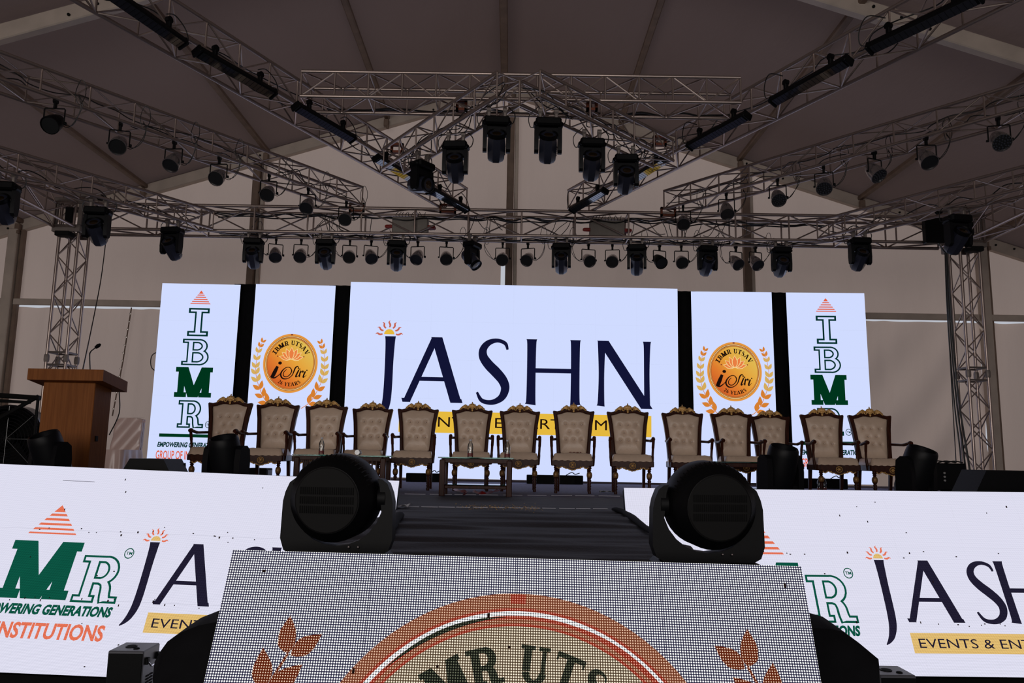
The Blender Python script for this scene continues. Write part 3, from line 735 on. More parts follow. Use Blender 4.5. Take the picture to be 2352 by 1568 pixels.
    g = G(lv[3]); g.annulus(cu, cv, .95 * R, .995 * R, ku, kv, math.radians(88.0), math.radians(92.4), 6); g.build('medal_notch', M['red'], root)

# ------------------------------------------------------------------ rear LED wall
LEDY = 14.2
def wall_screen(name, label, tl, tr, nu, nv, bottom_py, y=LEDY, group=None):
    A = at_y(*tl, y); B = at_y(*tr, y); w = (B - A).length; U = (B - A).normalized(); U.y = 0; U.normalize()
    V = Vector((-U.z, 0, U.x)); h = A.z - bottom_py
    return led_screen(name, label, A, U, V, w, h, nu, nv, 'led_white', group=group), w, h
# centre screen
main, MW, MH = wall_screen('led_wall', 'large centre screen with navy JASHN lettering behind the chairs', (806, 647), (1556, 663), 8, 5, STAGE + 0.06, 14.05)
cap = []
base_t, base_b = uv_of(main, 1230, 779).y, uv_of(main, 1230, 929).y
HC = base_t - base_b
for ch, px, sx in (('J', 882, 1.02), ('A', 929, 1.0), ('S', 1094, .94), ('H', 1207, .985), ('N', 1371, 1.0)):
    u = uv_of(main, px, 850).x; g = G(LED_Z); glyph(g, OPT, ch, u, base_b, HC, sx); g.build('title_letter', 'led_navy', main)
uu = uv_of(main, 894, 768); sun_mark(main, uu.x, base_t + .035, .235, 'led_sunray', 'led_yellow')
b0 = uv_of(main, 917, 945); b1 = uv_of(main, 1496, 955); bb = uv_of(main, 1496, 1004)
G(LED_Z).rect(b0.x, b1.x, bb.y, b1.y).build('gold_band', 'led_yellow', main)
g = G(LED_Z + .001); font_text(g, 'EVENTS & ENTERTAINMENT', b0.x + .16, b1.x - .14, bb.y + .105, b1.y - .095); build_letters(g, 'led_ink', main)

def ibmr_screen(label, tl, tr, bot, anchor):
    s, w, h = wall_screen('led_column', label, tl, tr, 2, 5, bot, group='logo screens at the two ends of the screen wall')
    q = lambda x, y: uv_of(s, *anchor(x, y))
    c = q(462, 690).x
    pyramid_mark(s, q(461, 690).x, q(461, 698).y, q(461, 667).y, .38, 'led_orange')
    for ch, px, y0, y1, t in (('I', 430, 771, 708, .055), ('B', 416, 838, 779, .052), ('R', 406, 982, 920, .052)):
        h_ = q(450, y1).y - q(450, y0).y
        wd = {'I': 46, 'B': 61, 'R': 58}[ch]; sx = (q(px + wd, 800).x - q(px, 800).x) / (SLAB[ch][0] * h_)
        outline_letter(s, ch, q(px + 3, (y0 + y1) / 2).x, q(450, y0).y, h_, 'led_dgreen', 'led_white', t, sx)
    h_ = q(440, 843).y - q(440, 912).y; sx = (q(487, 878).x - q(402, 878).x) / (SLAB['M'][0] * h_)
    g = G(LED_Z); glyph(g, SLAB, 'M', q(402, 878).x, q(440, 912).y, h_, sx); g.build('letter_m', 'led_green', s)
    p = q(478, 975); tm_mark(s, p.x, p.y, .062, 'led_dgreen')
    a, b = q(366, 995), q(500, 1008); G(LED_Z).rect(a.x, a.x + 1.12, b.y + .02, a.y - .0).build('green_bar', 'led_green', s)
    g = G(LED_Z); font_text(g, 'EMPOWERING GENERATIONS', a.x - .02, a.x + 1.10, q(366, 1026).y, q(366, 1014).y, .14, .045); build_letters(g, 'led_dgreen', s)
    g = G(LED_Z); font_text(g, 'GROUP OF INSTITUTIONS', a.x - .03, a.x + 1.12, q(366, 1054).y, q(366, 1034).y, 0, .015); build_letters(g, 'led_orange', s)
    return s
logo_left = ibmr_screen('leftmost tall screen with stacked IBMR letters beside the lectern', (373, 650), (553, 654), STAGE + 0.05, lambda x, y: (x, y))
# the right hand copy shows the same artwork further right and a little lower
def anchor_r(x, y): return (1897 + (x - 461) * .98 + (y - 690) * .087 + (y - 690) * .038, y + 17.5 + (x - 461) * -.006)
ibmr_screen('rightmost tall screen with stacked IBMR letters beside the bare canvas', (1805, 671.5), (1985, 673), STAGE + 0.05, anchor_r)

def isiri_screen(label, tl, tr, bot, cpx, key):
    s, w, h = wall_screen('led_column', label, tl, tr, 2, 5, bot, group='medal screens beside the centre screen')
    c = uv_of(s, *cpx); R = .50
    d = .5 / (2 * .4)
    mat_led('led_disc_' + key, srgb(230, 150, 40), 1.0, grad=(c.x - .40, c.y - .40, .62, .62, [(0.0, srgb(196, 70, 34)), (.32, srgb(222, 122, 46)), (.55, srgb(228, 160, 58)), (1.0, srgb(220, 196, 92))]))
    medal(s, c.x, c.y, R, 1.0, 1.09, dict(ring='led_gold_ring', red='led_brown', hot='led_cream', disc='led_disc_' + key, ink='led_ink', cream='led_cream', lotus='led_lotus', leaf='led_leaf', leaf2='led_leaf_gold'))
    return s
isiri_screen('tall screen with golden medal between the left logo and centre screens', (588, 652), (771, 656), STAGE + 0.05, (667, 834), 'a')
isiri_screen('tall screen with golden medal between the centre and right logo screens', (1587, 669), (1772, 671), STAGE + 0.05, (1687, 853), 'b')
# black masking flats in the gaps between the screens
for k, (x0, x1, yt, lab) in enumerate(((553, 588, 653, 'black masking flat between the left logo and left medal screens'), (771, 806, 656, 'black masking flat between the left medal and centre screens'), (1556, 1587, 669, 'black masking flat between the centre and right medal screens'), (1772, 1805, 672, 'black masking flat between the right medal and right logo screens'))):
    A = at_y(x0, yt, 14.33); B = at_y(x1, yt, 14.33)
    mb = MB()
    def fl(u, v, A=A, B=B): return (A.x - .12 + (B.x - A.x + .24) * u, 14.34 + .012 * math.sin(u * 20), STAGE + .01 + (A.z - STAGE) * v)
    mb.grid(fl, 16, 4); mb.box(((A.x + B.x) / 2, 14.37, (A.z + STAGE) / 2), (B.x - A.x + .2, .03, A.z - STAGE - .02)); tag(mb.build('masking_flat', 'black_cloth'), lab, 'flat')

# ------------------------------------------------------------------ leaning LED skirts at the front
TILT = math.radians(24)
def skirt(name, label, c0, c1, d, ext0, ext1, h, nu, nv, face):
    A = at_y(*c0, d); B = at_y(*c1, d); U = (B - A).normalized()
    V = Vector((0, math.sin(TILT), math.cos(TILT))); V = (V - U * V.dot(U)).normalized()
    L = (B - A).length + ext0 + ext1
    s = led_screen(name, label, A - U * ext0, U, V, L, h, nu, nv, face, 0.08)
    return s, ext0
def wing_art(s, off, pk, M0, R0_, tm, J0, A0, S0, H0, N0, band, yo):
    """logo row: coordinates measured along the face (u, v)"""
    o = lambda u: u + off
    base = -1.078 + yo; HC = .475
    pyramid_mark(s, o(pk), -.573 + yo * 1.3, -.333 + yo * 3.4, .385, 'wing_orange')
    HM = .445
    g = G(LED_Z); glyph(g, SLAB, 'M', o(M0), -1.076 + yo, HM, (R0_ - .04 - M0) / (SLAB['M'][0] * HM)); g.build('letter_m', 'wing_green', s)
    outline_letter(s, 'R', o(R0_), -1.083 + yo, .352, 'wing_green', 'wing_white', .038, 1.02)
    outline_letter(s, 'B', o(M0 - .38), -1.07 + yo, .352, 'wing_green', 'wing_white', .038, 1.05)
    outline_letter(s, 'I', o(M0 - .64), -1.07 + yo, .352, 'wing_green', 'wing_white', .038, 1.0)
    tm_mark(s, o(tm), -.70 + yo * .5, .042, 'wing_green')
    g = G(LED_Z); font_text(g, 'EMPOWERING GENERATIONS', o(R0_ + .345 - 1.06), o(R0_ + .33), -1.190 + yo * 1.3, -1.112 + yo * 1.3, .16, .05); build_letters(g, 'wing_green', s)
    g = G(LED_Z); font_text(g, 'GROUP OF INSTITUTIONS', o(R0_ + .33 - 1.47), o(R0_ + .325), -1.363 + yo * 1.4, -1.246 + yo * 1.4, 0.02, .032); build_letters(g, 'wing_orange', s)
    for ch, u, sx in (('J', J0, 1), ('A', A0, .99), ('S', S0, .95), ('H', H0, .95), ('N', N0, .95)): g = G(LED_Z); glyph(g, OPT, ch, o(u), base, HC, sx); g.build('title_letter', 'wing_navy', s)
    sun_mark(s, o(J0 + .035), base + HC + .012, .095, 'wing_orange', 'wing_gold')
    G(LED_Z).rect(o(band), o(band + 1.78), -1.285 + yo * .2, -1.139 + yo * .2).build('gold_band', 'wing_gold', s)
    g = G(LED_Z + .001); font_text(g, 'EVENTS & ENTERTAINMENT', o(band + .05), o(band + 1.70), -1.247 + yo * .2, -1.180 + yo * .2); build_letters(g, 'wing_navy', s)
def dead_pixels(s, w, h, n, seed, name='dead_pixels'):
    rnd = random.Random(seed); g = G(LED_Z + .002)
    for _ in range(n):
        u = rnd.uniform(0.02, w - .02); v = -rnd.choice([rnd.uniform(0, h), .533 + rnd.uniform(-.02, .02), 1.07 + rnd.uniform(-.02, .02)])
        a = rnd.choice([.008, .008, .012]); b = rnd.choice([.008, .008, .016]); g.rect(u, u + a, v - b, v)
    g.build(name, 'led_ink', s)['kind'] = 'stuff'
wl, off = skirt('led_skirt', 'long leaning screen skirt left of the catwalk', (0, 1065), (917, 1104), 6.6, 1.5, 0, 1.6, 9, 3, 'wing_white')
wing_art(wl, off, .641, .37, .96, 1.294, 1.436, 1.592, 2.14, 2.40, 2.90, 1.57, 0.0)
dead_pixels(wl, 4.8, 1.6, 95, 3)
g = G(LED_Z + .002); a = uv_of(wl, 145, 1103); b = uv_of(wl, 218, 1106); g.rect(a.x, b.x, b.y - .004, a.y); g.build('dead_pixel_row', 'wing_navy', wl)
wr, off = skirt('led_skirt', 'long leaning screen skirt right of the catwalk', (1433, 1120), (2352, 1130), 6.6, 0, 1.5, 1.44, 9, 3, 'wing_white')
wing_art(wr, off, 1.045, .775, 1.374, 1.716, 1.945, 2.104, 2.635, 2.88, 3.36, 2.083, 0.02)
dead_pixels(wr, 4.8, 1.44, 80, 5)
wm, off = skirt('led_screen', 'leaning dot matrix screen at the nose of the catwalk', (535, 1262), (1840, 1300), 2.75, 0, 0, 1.37, 4, 3, 'mid_white')
medal(wm, .984, -.80, .68, 1.0, 1.0, dict(ring='mid_ring', red='mid_red', hot='mid_hot', disc='mid_disc', ink='mid_ink', cream='mid_hot', lotus='mid_leaf', leaf='mid_leaf', leaf2='mid_leaf', big=1, tilt=-2.2))
dead_pixels(wm, 1.9, .5, 14, 9)

# ================================================================== TRUSSES
def truss(name, label, A, B, w, h, bay=0.42, cr=0.024, br=0.011, material='aluminium', group=None, up=None, style='box'):
    """A,B: ends of the bottom centre line; four chords with lattice bracing"""
    A = Vector(A); B = Vector(B); d = (B - A); L = d.length; d.normalize()
    upv = Vector((0, 0, 1)) if up is None else Vector(up)
    s = d.cross(upv).normalized(); u = s.cross(d).normalized()
    root = thing(name, label, 'truss', A, 0, group)
    c = {(i, j): (s * (w / 2 * i) + u * (h if j else 0)) for i in (-1, 1) for j in (0, 1)}
    for k in c: rod('chord', c[k], c[k] + d * L, cr, material, root, 10)
    n = max(2, round(L / bay))
    P = lambda k, t: c[k] + d * (L * t / n)
    for t in range(n + 1):
        for i in (-1, 1): rod('upright', P((i, 0), t), P((i, 1), t), br * 1.15, material, root, 6)
        if t in (0, n) or t % 2 == 0:
            for j in (0, 1): rod('cross_bar', P((-1, j), t), P((1, j), t), br, material, root, 6)
    for t in range(n):
        for i in (-1, 1):
            a, b = ((0, 1) if (t + (i > 0)) % 2 else (1, 0))
            rod('brace', P((i, a), t), P((i, b), t + 1), br, material, root, 6)
        for j in (0, 1):
            a, b = ((-1, 1) if t % 2 else (1, -1))
            rod('brace', P((a, j), t), P((b, j), t + 1), br, material, root, 6)
    return root
ZB = EYE + 3.55; ZT = EYE + 4.0
BY = 12.47                                              # depth of the rear truss
truss('rear_truss', 'long horizontal rear truss carrying the row of lamps', (-6.85, BY, ZB), (7.1, BY, ZB), 0.36, 0.42, 0.85, 0.026, 0.013)
truss('cross_truss', 'short horizontal truss crossing high above the stage', (-2.46, 8.60, ZT + .02), (2.56, 8.58, ZT + .02), 0.42, 0.30, 0.40, 0.022, 0.010)
def lineX(d, d0, x0, k): return x0 + k * (d - d0)
VL = lambda d: Vector((lineX(d, 8.7, -2.71, .485), d, ZT)); VR = lambda d: Vector((lineX(d, 8.69, 2.895, -.51), d, ZT))
truss('diagonal_truss', 'diagonal truss with bar lights running from upper left to centre', VL(5.4), VL(12.3), 0.42, 0.30, 0.46, 0.022, 0.010)
truss('diagonal_truss', 'diagonal truss with bar lights running from upper right to centre', VR(5.4), VR(12.3), 0.40, 0.30, 0.46, 0.022, 0.010)
ZP = EYE + 3.70
PKL = lambda t: Vector((-.08, 7.75, ZP)).lerp(Vector((-1.60, 9.85, ZP)), t)
PKR = lambda t: Vector((.14, 7.72, ZP)).lerp(Vector((1.88, 9.45, ZP)), t)
truss('peak_truss', 'short truss sloping left from the central peak with moving heads', PKL(0), PKL(1), 0.30, 0.27, 0.40, 0.022, 0.009)
truss('peak_truss', 'short truss sloping right from the central peak with moving heads', PKR(0), PKR(1), 0.30, 0.27, 0.40, 0.022, 0.009)
PL = lambda d: Vector((lineX(d, 10.45, -4.08, .76), d, ZT)); PR = lambda d: Vector((lineX(d, 10.4, 4.23, -.87), d, ZT))
truss('par_truss', 'left truss hung with a line of par lamps', PL(7.2), PL(12.35), 0.40, 0.30, 0.52, 0.022, 0.010)
truss('par_truss', 'right truss hung with a line of par lamps', PR(7.2), PR(12.3), 0.40, 0.30, 0.52, 0.022, 0.010)
OL = lambda d: Vector((lineX(d, 12.31, -4.97, .70), d, ZB)); OR = lambda d: Vector((lineX(d, 12.07, 5.15, -.70), d, ZB))
truss('corner_truss', 'outer left diagonal truss passing in front of the left mast', OL(9.5), OL(12.28), 0.32, 0.29, 0.48, 0.022, 0.010)
truss('corner_truss', 'outer right diagonal truss passing in front of the right mast', OR(9.5), OR(12.25), 0.32, 0.29, 0.48, 0.022, 0.010)
TXL, TXR = at_y(165, 600, 12.47).x, at_y(2216, 610, 12.47).x
truss('side_truss', 'side truss running towards the audience from the left mast', (-7.27, 5.0, ZB), (-7.27, 12.2, ZB), 0.34, 0.40, 0.8, 0.024, 0.012)
truss('side_truss', 'side truss running towards the audience from the right mast', (7.43, 5.0, ZB), (7.43, 12.2, ZB), 0.34, 0.40, 0.8, 0.024, 0.012)

def tower(x, label, side):
    H = EYE + 4.05
    root = thing('truss_mast', label, 'mast', (x, 12.47, STAGE))
    w = 0.31; z0 = 0.04; z1 = H - STAGE
    c = [Vector((i * w / 2, j * w / 2, 0)) for i, j in ((-1, -1), (1, -1), (1, 1), (-1, 1))]
    splice = EYE + 1.42 - STAGE
    for p in c: rod('chord', p + Vector((0, 0, z0)), p + Vector((0, 0, z1)), 0.025, 'aluminium', root, 10)
    n = 14; P = lambda k, t: c[k % 4] + Vector((0, 0, z0 + (z1 - z0) * t / n))
    for k in range(4):
        for t in range(n):
            a, b = (k, k + 1) if (t + k) % 2 else (k + 1, k)
            rod('brace', P(a, t), P(b, t + 1), 0.010, 'aluminium', root, 6)
        for zz in (splice - .10, splice + .10):
            rod('splice_bar', c[k] + Vector((0, 0, zz)), c[(k + 1) % 4] + Vector((0, 0, zz)), 0.016, 'alu_dull', root, 6)
    for p in c:
        mb = MB(); mb.lathe([(.034, -.06), (.04, -.03), (.04, .03), (.034, .06)], 10, None, p + Vector((0, 0, splice))); mb.build('coupler', 'alu_dull', root)
    mb = MB(); mb.bbox((0, 0, 0.02), (.5, .5, .04), .008); mb.build('foot_plate', 'alu_dull', root)
    # sleeve block riding on the mast
    zs = ZB - STAGE
    for k, (cx, cy, dx, dy) in enumerate(((0, -.25, .46, .03), (0, .25, .46, .03), (-.22, 0, .03, .5), (.22, 0, .03, .5))):
        for zz, hh in ((zs - .02, .12), (zs + .44, .10)):
            mb = MB(); mb.bbox((cx, cy, zz), (dx, dy, hh), .006); mb.build('sleeve_plate', 'alu_dull', root)
    for i in (-1, 1):
        for j in (-1, 1):
            mb = MB(); mb.bbox((i * .20, j * .23, zs + .21), (.07, .04, .40), .006); mb.build('sleeve_post', 'alu_dull', root)
    mb = MB(); mb.bbox((side * .02, -.24, zs + .2), (.12, .03, .26), .005); mb.build('sleeve_window', 'dark_grey', root)
    mb = MB(); mb.bbox((side * -.05, -.2, zs - .11), (.24, .16, .08), .01); mb.build('guide_roller', 'dark_grey', root)
    # head block with pulley arm and chain
    mb = MB(); mb.bbox((side * .10, 0, z1 + .10), (.62, .16, .07), .01); hb = mb.build('head_beam', 'alu_dull', root)
    for q in (-.12, .02, .2): rod('head_post', (side * q, -.05, z1 - .12), (side * q, -.05, z1 + .09), .012, 'aluminium', root, 6)
    for q in (-.17, .38):
        mb = MB(); mb.lathe([(.02, -.03), (.055, -.028), (.045, 0), (.055, .028), (.02, .03)], 12, Matrix.Rotation(PI / 2, 4, 'X'), (side * q, -.02, z1 + .08)); mb.build('pulley', 'dark_grey', root)
    mb = MB()
    for q in range(9): mb.ball((side * .36 + .012 * math.sin(q * 2), -.03, z1 + .02 - q * .045), .024, 6, 4, (1, .7, 1.3))
    mb.build('hoist_chain', 'cable_black', root)
    mb = MB(); mb.bbox((side * .34, -.02, z1 - .34), (.2, .16, .24), .02); mb.build('hoist_body', 'black_plastic', root)
    return root
tower(TXL, 'left truss mast standing behind the wooden lectern', 1)
tower(TXR, 'right truss mast with black cables down its side', -1)

# orange straps binding the trusses together
def strap(P, label, tall=.42, wid=.16):
    mb = MB(); x, y, z = P
    loop = [Vector((-wid / 2, 0, -tall / 2)), Vector((wid / 2, 0, -tall / 2)), Vector((wid / 2, 0, tall / 2)), Vector((-wid / 2, 0, tall / 2))]
    for k in range(4):
        a, b = loop[k], loop[(k + 1) % 4]; mid = (a + b) / 2; d = (b - a)
        mb.box(Vector(P) + mid, (abs(d.x) + .03, .06, abs(d.z) + .03))
    tag(mb.build('ratchet_strap', 'strap_orange'), label, 'strap', 'orange straps on the trusses')
strap(PKL(.36) + Vector((0, 0, .29)), 'orange strap tying the left peak truss to the crossing truss', .10, .10)
strap(PKR(.42) + Vector((0, 0, .29)), 'orange strap tying the right peak truss to the crossing truss', .10, .10)
strap(PKL(.97) + Vector((0, 0, .28)), 'orange strap where the left peak truss meets the left diagonal', .1, .14)
strap(PKR(.97) + Vector((0, 0, .28)), 'orange strap where the right peak truss meets the right diagonal', .1, .14)
strap(VL(12.26) + Vector((-.1, .02, -.02)), 'orange strap under the lower end of the left diagonal truss', .12, .24)
strap(PR(12.26) + Vector((-.1, 0, -.02)), 'orange strap under the lower end of the right par truss', .12, .22)
strap(PL(12.3) + Vector((.1, 0, -.02)), 'orange strap under the lower end of the left par truss', .12, .22)

# ================================================================== LAMPS
RX = lambda a: Matrix.Rotation(a, 4, 'X')
RY = lambda a: Matrix.Rotation(a, 4, 'Y')
RZ = lambda a: Matrix.Rotation(a, 4, 'Z')
HEADM = {}
def head_meshes():
    """beam moving head, hanging: origin at the top of the base, everything below"""
    m = HEADM
    b = MB(); b.bbox((0, 0, -.045), (.27, .20, .09), .018); b.bbox((0, 0, -.055), (.31, .13, .06), .02); m['base'] = b.mesh('base', 'black_plastic')
    for sx in (-1, 1):
        b = MB()
        poly = [(-.05, -.09), (.05, -.09), (.055, -.26), (.045, -.345), (.015, -.37), (-.02, -.37), (-.048, -.345), (-.058, -.26)]
        b.prism(poly, -.021, .021, RZ(PI / 2), (sx * .122, 0, 0)); m['arm%d' % sx] = b.mesh('yoke_arm', 'head_shell')
    b = MB(); b.bbox((0, .012, -.135), (.282, .105, .10), .014); m['yoke'] = b.mesh('yoke_bridge', 'head_shell')
    # head: local z is the beam axis, pivot at the origin
    b = MB(); b.lathe([(.045, -.185), (.078, -.180), (.094, -.150), (.0985, -.07), (.0985, .03), (.094, .07), (.088, .115), (.080, .118)], 8, RZ(PI / 8)); m['head'] = b.mesh('head', 'head_body', 28)
    b = MB(); b.lathe([(.060, -.17), (.085, -.165), (.098, -.12), (.100, 0), (.098, .10), (.094, .14), (.086, .155), (.078, .150), (.076, .11), (.0755, .10)], 28, None, (0, 0, 0), False); b.lathe([(.001, -.171), (.061, -.17)], 16, None, (0, 0, 0), False); m['barrel'] = b.mesh('head', 'head_shell', 50)
    b = MB(); b.lathe([(.088, .085), (.094, .09), (.094, .13), (.086, .134), (.079, .12)], 24, None, (0, 0, 0), False); m['hood'] = b.mesh('lens_hood', 'black_plastic')
    b = MB(); b.lathe([(.0785, .108), (.06, .116), (.03, .121), (.004, .122)], 20); m['lens'] = b.mesh('lens', 'lens_amber', 60)
    b = MB()
    for q in range(5): b.box((0, -.0925, -.10 + q * .022), (.07, .006, .010))
    m['vent'] = b.mesh('vent', 'vent_black')
    b = MB(); b.bbox((0, 0, .035), (.035, .045, .075), .006); b.lathe([(.034, -.022), (.034, .022)], 10, RY(PI / 2), (0, 0, .095)); m['clamp'] = b.mesh('clamp', 'alu_dull')
    b = MB(); b.tube(catmull([(.10, .05, -.03), (.17, .05, -.02), (.19, .03, .07), (.12, .0, .14)], 5), .006, 5); m['cable'] = b.mesh('cable', 'cable_black', 60)
    b = MB(); b.tube(catmull([(-.10, .05, -.03), (-.18, .05, -.06), (-.20, .02, .05), (-.1, .0, .15)], 5), .005, 5); m['cable2'] = b.mesh('cable', 'cable_black', 60)
head_meshes()
def moving_head(name, label, loc, tilt, pan=0.0, scale=1.0, group=None, upright=False, clamps=True, cable=True):
    """tilt: angle of the beam above the horizontal, towards the audience at pan 0"""
    root = thing(name, label, 'stage light', loc, pan, group); root.scale = (scale,) * 3
    fl = Matrix.Diagonal((1, 1, -1, 1)) if upright else Matrix.Identity(4)
    def part(n, key, M=Matrix.Identity(4), par=root):
        return link(n, HEADM[key], par, M=M)
    part('base', 'base', fl); part('yoke_bridge', 'yoke', fl); part('yoke_arm', 'arm-1', fl); part('yoke_arm', 'arm1', fl)
    z = -.275 if not upright else .275
    q = Vector((0, -math.cos(tilt), math.sin(tilt))).to_track_quat('Z', 'X').to_matrix().to_4x4()
    h = part('head', 'barrel' if upright else 'head', Matrix.Translation((0, 0, z)) @ q)
    for n, key in ((('lens', 'lens'),) if upright else (('lens_hood', 'hood'), ('lens', 'lens'), ('vent', 'vent'))): link(n, HEADM[key], h)
    if clamps:
        for sx in (-1, 1): part('clamp', 'clamp', Matrix.Translation((sx * .085, 0, 0)))
    if cable: part('cable', 'cable'); part('cable', 'cable2')
    return root
t40 = math.radians(40)
# on the rear truss (lower chords)
rear_heads = [582, 748, 912, 1085, 1290, 1463, 1625, 1795]
for k, px in enumerate(rear_heads):
    P = at_y(px, 545, BY - .16); side = px == 1085
    lab = 'black moving head turned sideways under the middle of the rear truss' if side else '%s moving head from the left under the rear truss' % ORD[k]
    o = moving_head('moving_head', lab, (P.x, BY - .12, ZB - .115), (math.radians(-48) if side else t40 + random.uniform(-.12, .1)), (math.radians(62) if side else random.uniform(-.18, .18)), 1.08, 'moving heads under the rear truss')
for px, py, f, lab, sc in ((400, 520, OL, 'moving head at the inner end of the outer left truss', 1.12), (228, 478, OL, 'moving head on the outer left truss beside the mast', 1.2), (12, 418, OL, 'moving head on the outer left truss cut by the photo edge', 1.2),
                       (1972, 545, OR, 'moving head at the inner end of the outer right truss', 1.12), (2195, 495, OR, 'moving head on the outer right truss beside the mast', 1.2)):
    # slide along the truss until it sits under that pixel column
    best = min((abs((CAM + ray(px, py) * ((f(d).y) / ray(px, py).y)).x - f(d).x), d) for d in [9.5 + .05 * i for i in range(58)])[1]
    p = f(best)
    moving_head('moving_head', lab, (p.x, p.y, ZB - .115), t40, random.uniform(-.2, .2), sc, 'moving heads on the outer trusses')
for k, (px, f, t, lab, tl) in enumerate(((968, PKL, .90, 'lowest moving head on the left peak truss beside a bar light', -.2), (1045, PKL, .60, 'middle moving head on the left peak truss', .7), (1142, PKL, .16, 'highest moving head on the left peak truss', .75),
                             (1262, PKR, .14, 'highest moving head on the right peak truss', .75), (1362, PKR, .54, 'middle moving head on the right peak truss', .7), (1440, PKR, .86, 'lowest moving head on the right peak truss beside a bar light', .6))):
    p = f(t); best = min((abs(at_y(px, (385, 335, 275, 282, 330, 370)[k], f(q / 50).y).x - f(q / 50).x), q / 50) for q in range(51))[1]; p = f(best)
    moving_head('moving_head', lab, (p.x, p.y, ZP - .13), tl, (.9 if k == 0 else random.uniform(-.15, .15)), 1.02, 'moving heads on the peak trusses')

PARM = {}
def par_meshes():
    m = PARM
    b = MB(); b.lathe([(.035, -.15), (.06, -.148), (.078, -.10), (.094, -.03), (.100, .02), (.100, .075), (.106, .078), (.106, .095), (.098, .096), (.098, .082)], 20, None, (0, 0, 0), False); b.lathe([(.001, -.151), (.036, -.15)], 12, None, (0, 0, 0), False); m['can'] = b.mesh('can', 'par_shell', 30)
    b = MB(); b.lathe([(.035, -.15), (.06, -.148), (.078, -.10), (.094, -.03), (.100, .02), (.100, .075), (.106, .078), (.106, .095), (.098, .096), (.098, .082)], 20, None, (0, 0, 0), False); m['can_black'] = b.mesh('can', 'black_plastic', 30)
    b = MB(); b.lathe([(.099, .070), (.099, .082), (.002, .084)], 20); m['lens'] = b.mesh('lens', 'par_face', 30)
    b = MB()
    for r, n in ((.0, 1), (.032, 6), (.062, 11), (.086, 15)):
        for k in range(n):
            a = 2 * PI * k / n; b.lathe([(.0105, .082), (.009, .089), (.002, .091)], 6, None, (r * math.cos(a), r * math.sin(a), 0))
    m['bulbs'] = b.mesh('lamp_cluster', 'par_bulbs', 60)
    b = MB(); b.tube([(-.116, 0, -.20), (-.116, 0, -.022), (-.108, 0, -.012), (.108, 0, -.012), (.116, 0, -.022), (.116, 0, -.20)], .008, 6); m['yoke'] = b.mesh('yoke', 'dark_grey', 50)
    b = MB(); b.bbox((0, 0, .02), (.03, .04, .07), .006); b.lathe([(.032, -.02), (.032, .02)], 10, RY(PI / 2), (0, 0, .075)); m['clamp'] = b.mesh('clamp', 'black_plastic')
    b = MB(); b.lathe([(.018, 0), (.02, .006), (.02, .022), (.012, .026)], 8, RY(PI / 2), (.118, 0, -.19)); m['knob'] = b.mesh('knob', 'black_plastic')
    b = MB(); b.lathe([(.014, 0), (.014, .02)], 8, RY(-PI / 2), (-.118, 0, -.19)); m['pivot'] = b.mesh('pivot_bolt', 'black_plastic')
    for v in range(4):
        rnd = random.Random(v); sx = 1 if v % 2 else -1
        b = MB()
        for q in range(2): b.tube(catmull([(.02 * sx, .09, -.15), (sx * (.12 + .03 * q), .09, -.20 + .02 * q), (sx * (.22 + .05 * rnd.random()), .05, -.10), (sx * (.26 + .05 * rnd.random()), 0, .04), (sx * .25, 0, .12 + .06 * rnd.random())], 6), .0045, 5)
        b.tube([Vector((sx * (.27 + .055 * math.cos(q * PI / 10)), .01 * math.sin(q), .20 + .15 * math.sin(q * PI / 10))) for q in range(21)], .0045, 5)
        m['cable%d' % v] = b.mesh('cable', 'cable_black', 60)
par_meshes()
def par_can(label, loc, tilt, pan, group, black=False, bulbs=False, v=0, yaw=None):
    root = thing('par_can', label, 'stage light', loc, pan, group)
    link('yoke', PARM['yoke'], root); link('clamp', PARM['clamp'], root); link('knob', PARM['knob'], root); link('pivot_bolt', PARM['pivot'], root); link('cable', PARM['cable%d' % v], root)
    q = Vector((0, -math.cos(tilt), -math.sin(tilt))).to_track_quat('Z', 'X').to_matrix().to_4x4()
    c = link('can', PARM['can_black' if black else 'can'], root, M=Matrix.Translation((0, 0, -.19)) @ q)
    link('lens', PARM['lens'], c)
    if bulbs: link('lamp_cluster', PARM['bulbs'], c)
    return root
rear_pars = [634, 692, 804, 853, 960, 1026, 1155, 1213, 1352, 1407, 1515, 1565, 1690, 1735]
for k, px in enumerate(rear_pars):
    P = at_y(px, 545, BY + .18)
    par_can(('black par can beside silver ones under the rear truss' if px == 1515 else '%s par can from the left under the rear truss' % ORD[k]), (P.x, BY + .20, ZB - .10), math.radians(random.uniform(30, 48)), random.uniform(-.4, .4), 'par cans under the rear truss', px == 1515, False, k % 4)
for f, pxs, side in ((PL, [102, 263, 388, 492, 612, 697, 790], 'left'), (PR, [1582, 1680, 1798, 1903, 2020, 2142, 2305], 'right')):
    for k, px in enumerate(pxs):
        best = min((abs(at_y(px, 330, f(d).y).x - f(d).x), d) for d in [7.6 + .04 * i for i in range(124)])[1]; p = f(best)
        blk = (px == 102)
        sd = Vector((.8 if side == 'left' else -.88, 1, 0)).normalized(); nrm = Vector((sd.y, -sd.x, 0)) * (.18 if side == 'left' else -.18)
        par_can('%s par can from the left on the %s par truss' % (ORD[k], side), (p.x + nrm.x * .9, p.y + nrm.y * .9, ZT - .10), math.radians(random.uniform(34, 52)), random.uniform(-.25, .25) + (.45 if px == 2020 else 0) - (.2 if side == 'right' else -.1), 'par cans on the %s par truss' % side, blk, side == 'right' and k in (2, 4, 6, 3), (k * 2 + 1) % 4 if side == 'left' else (k * 2 + 1) % 4)

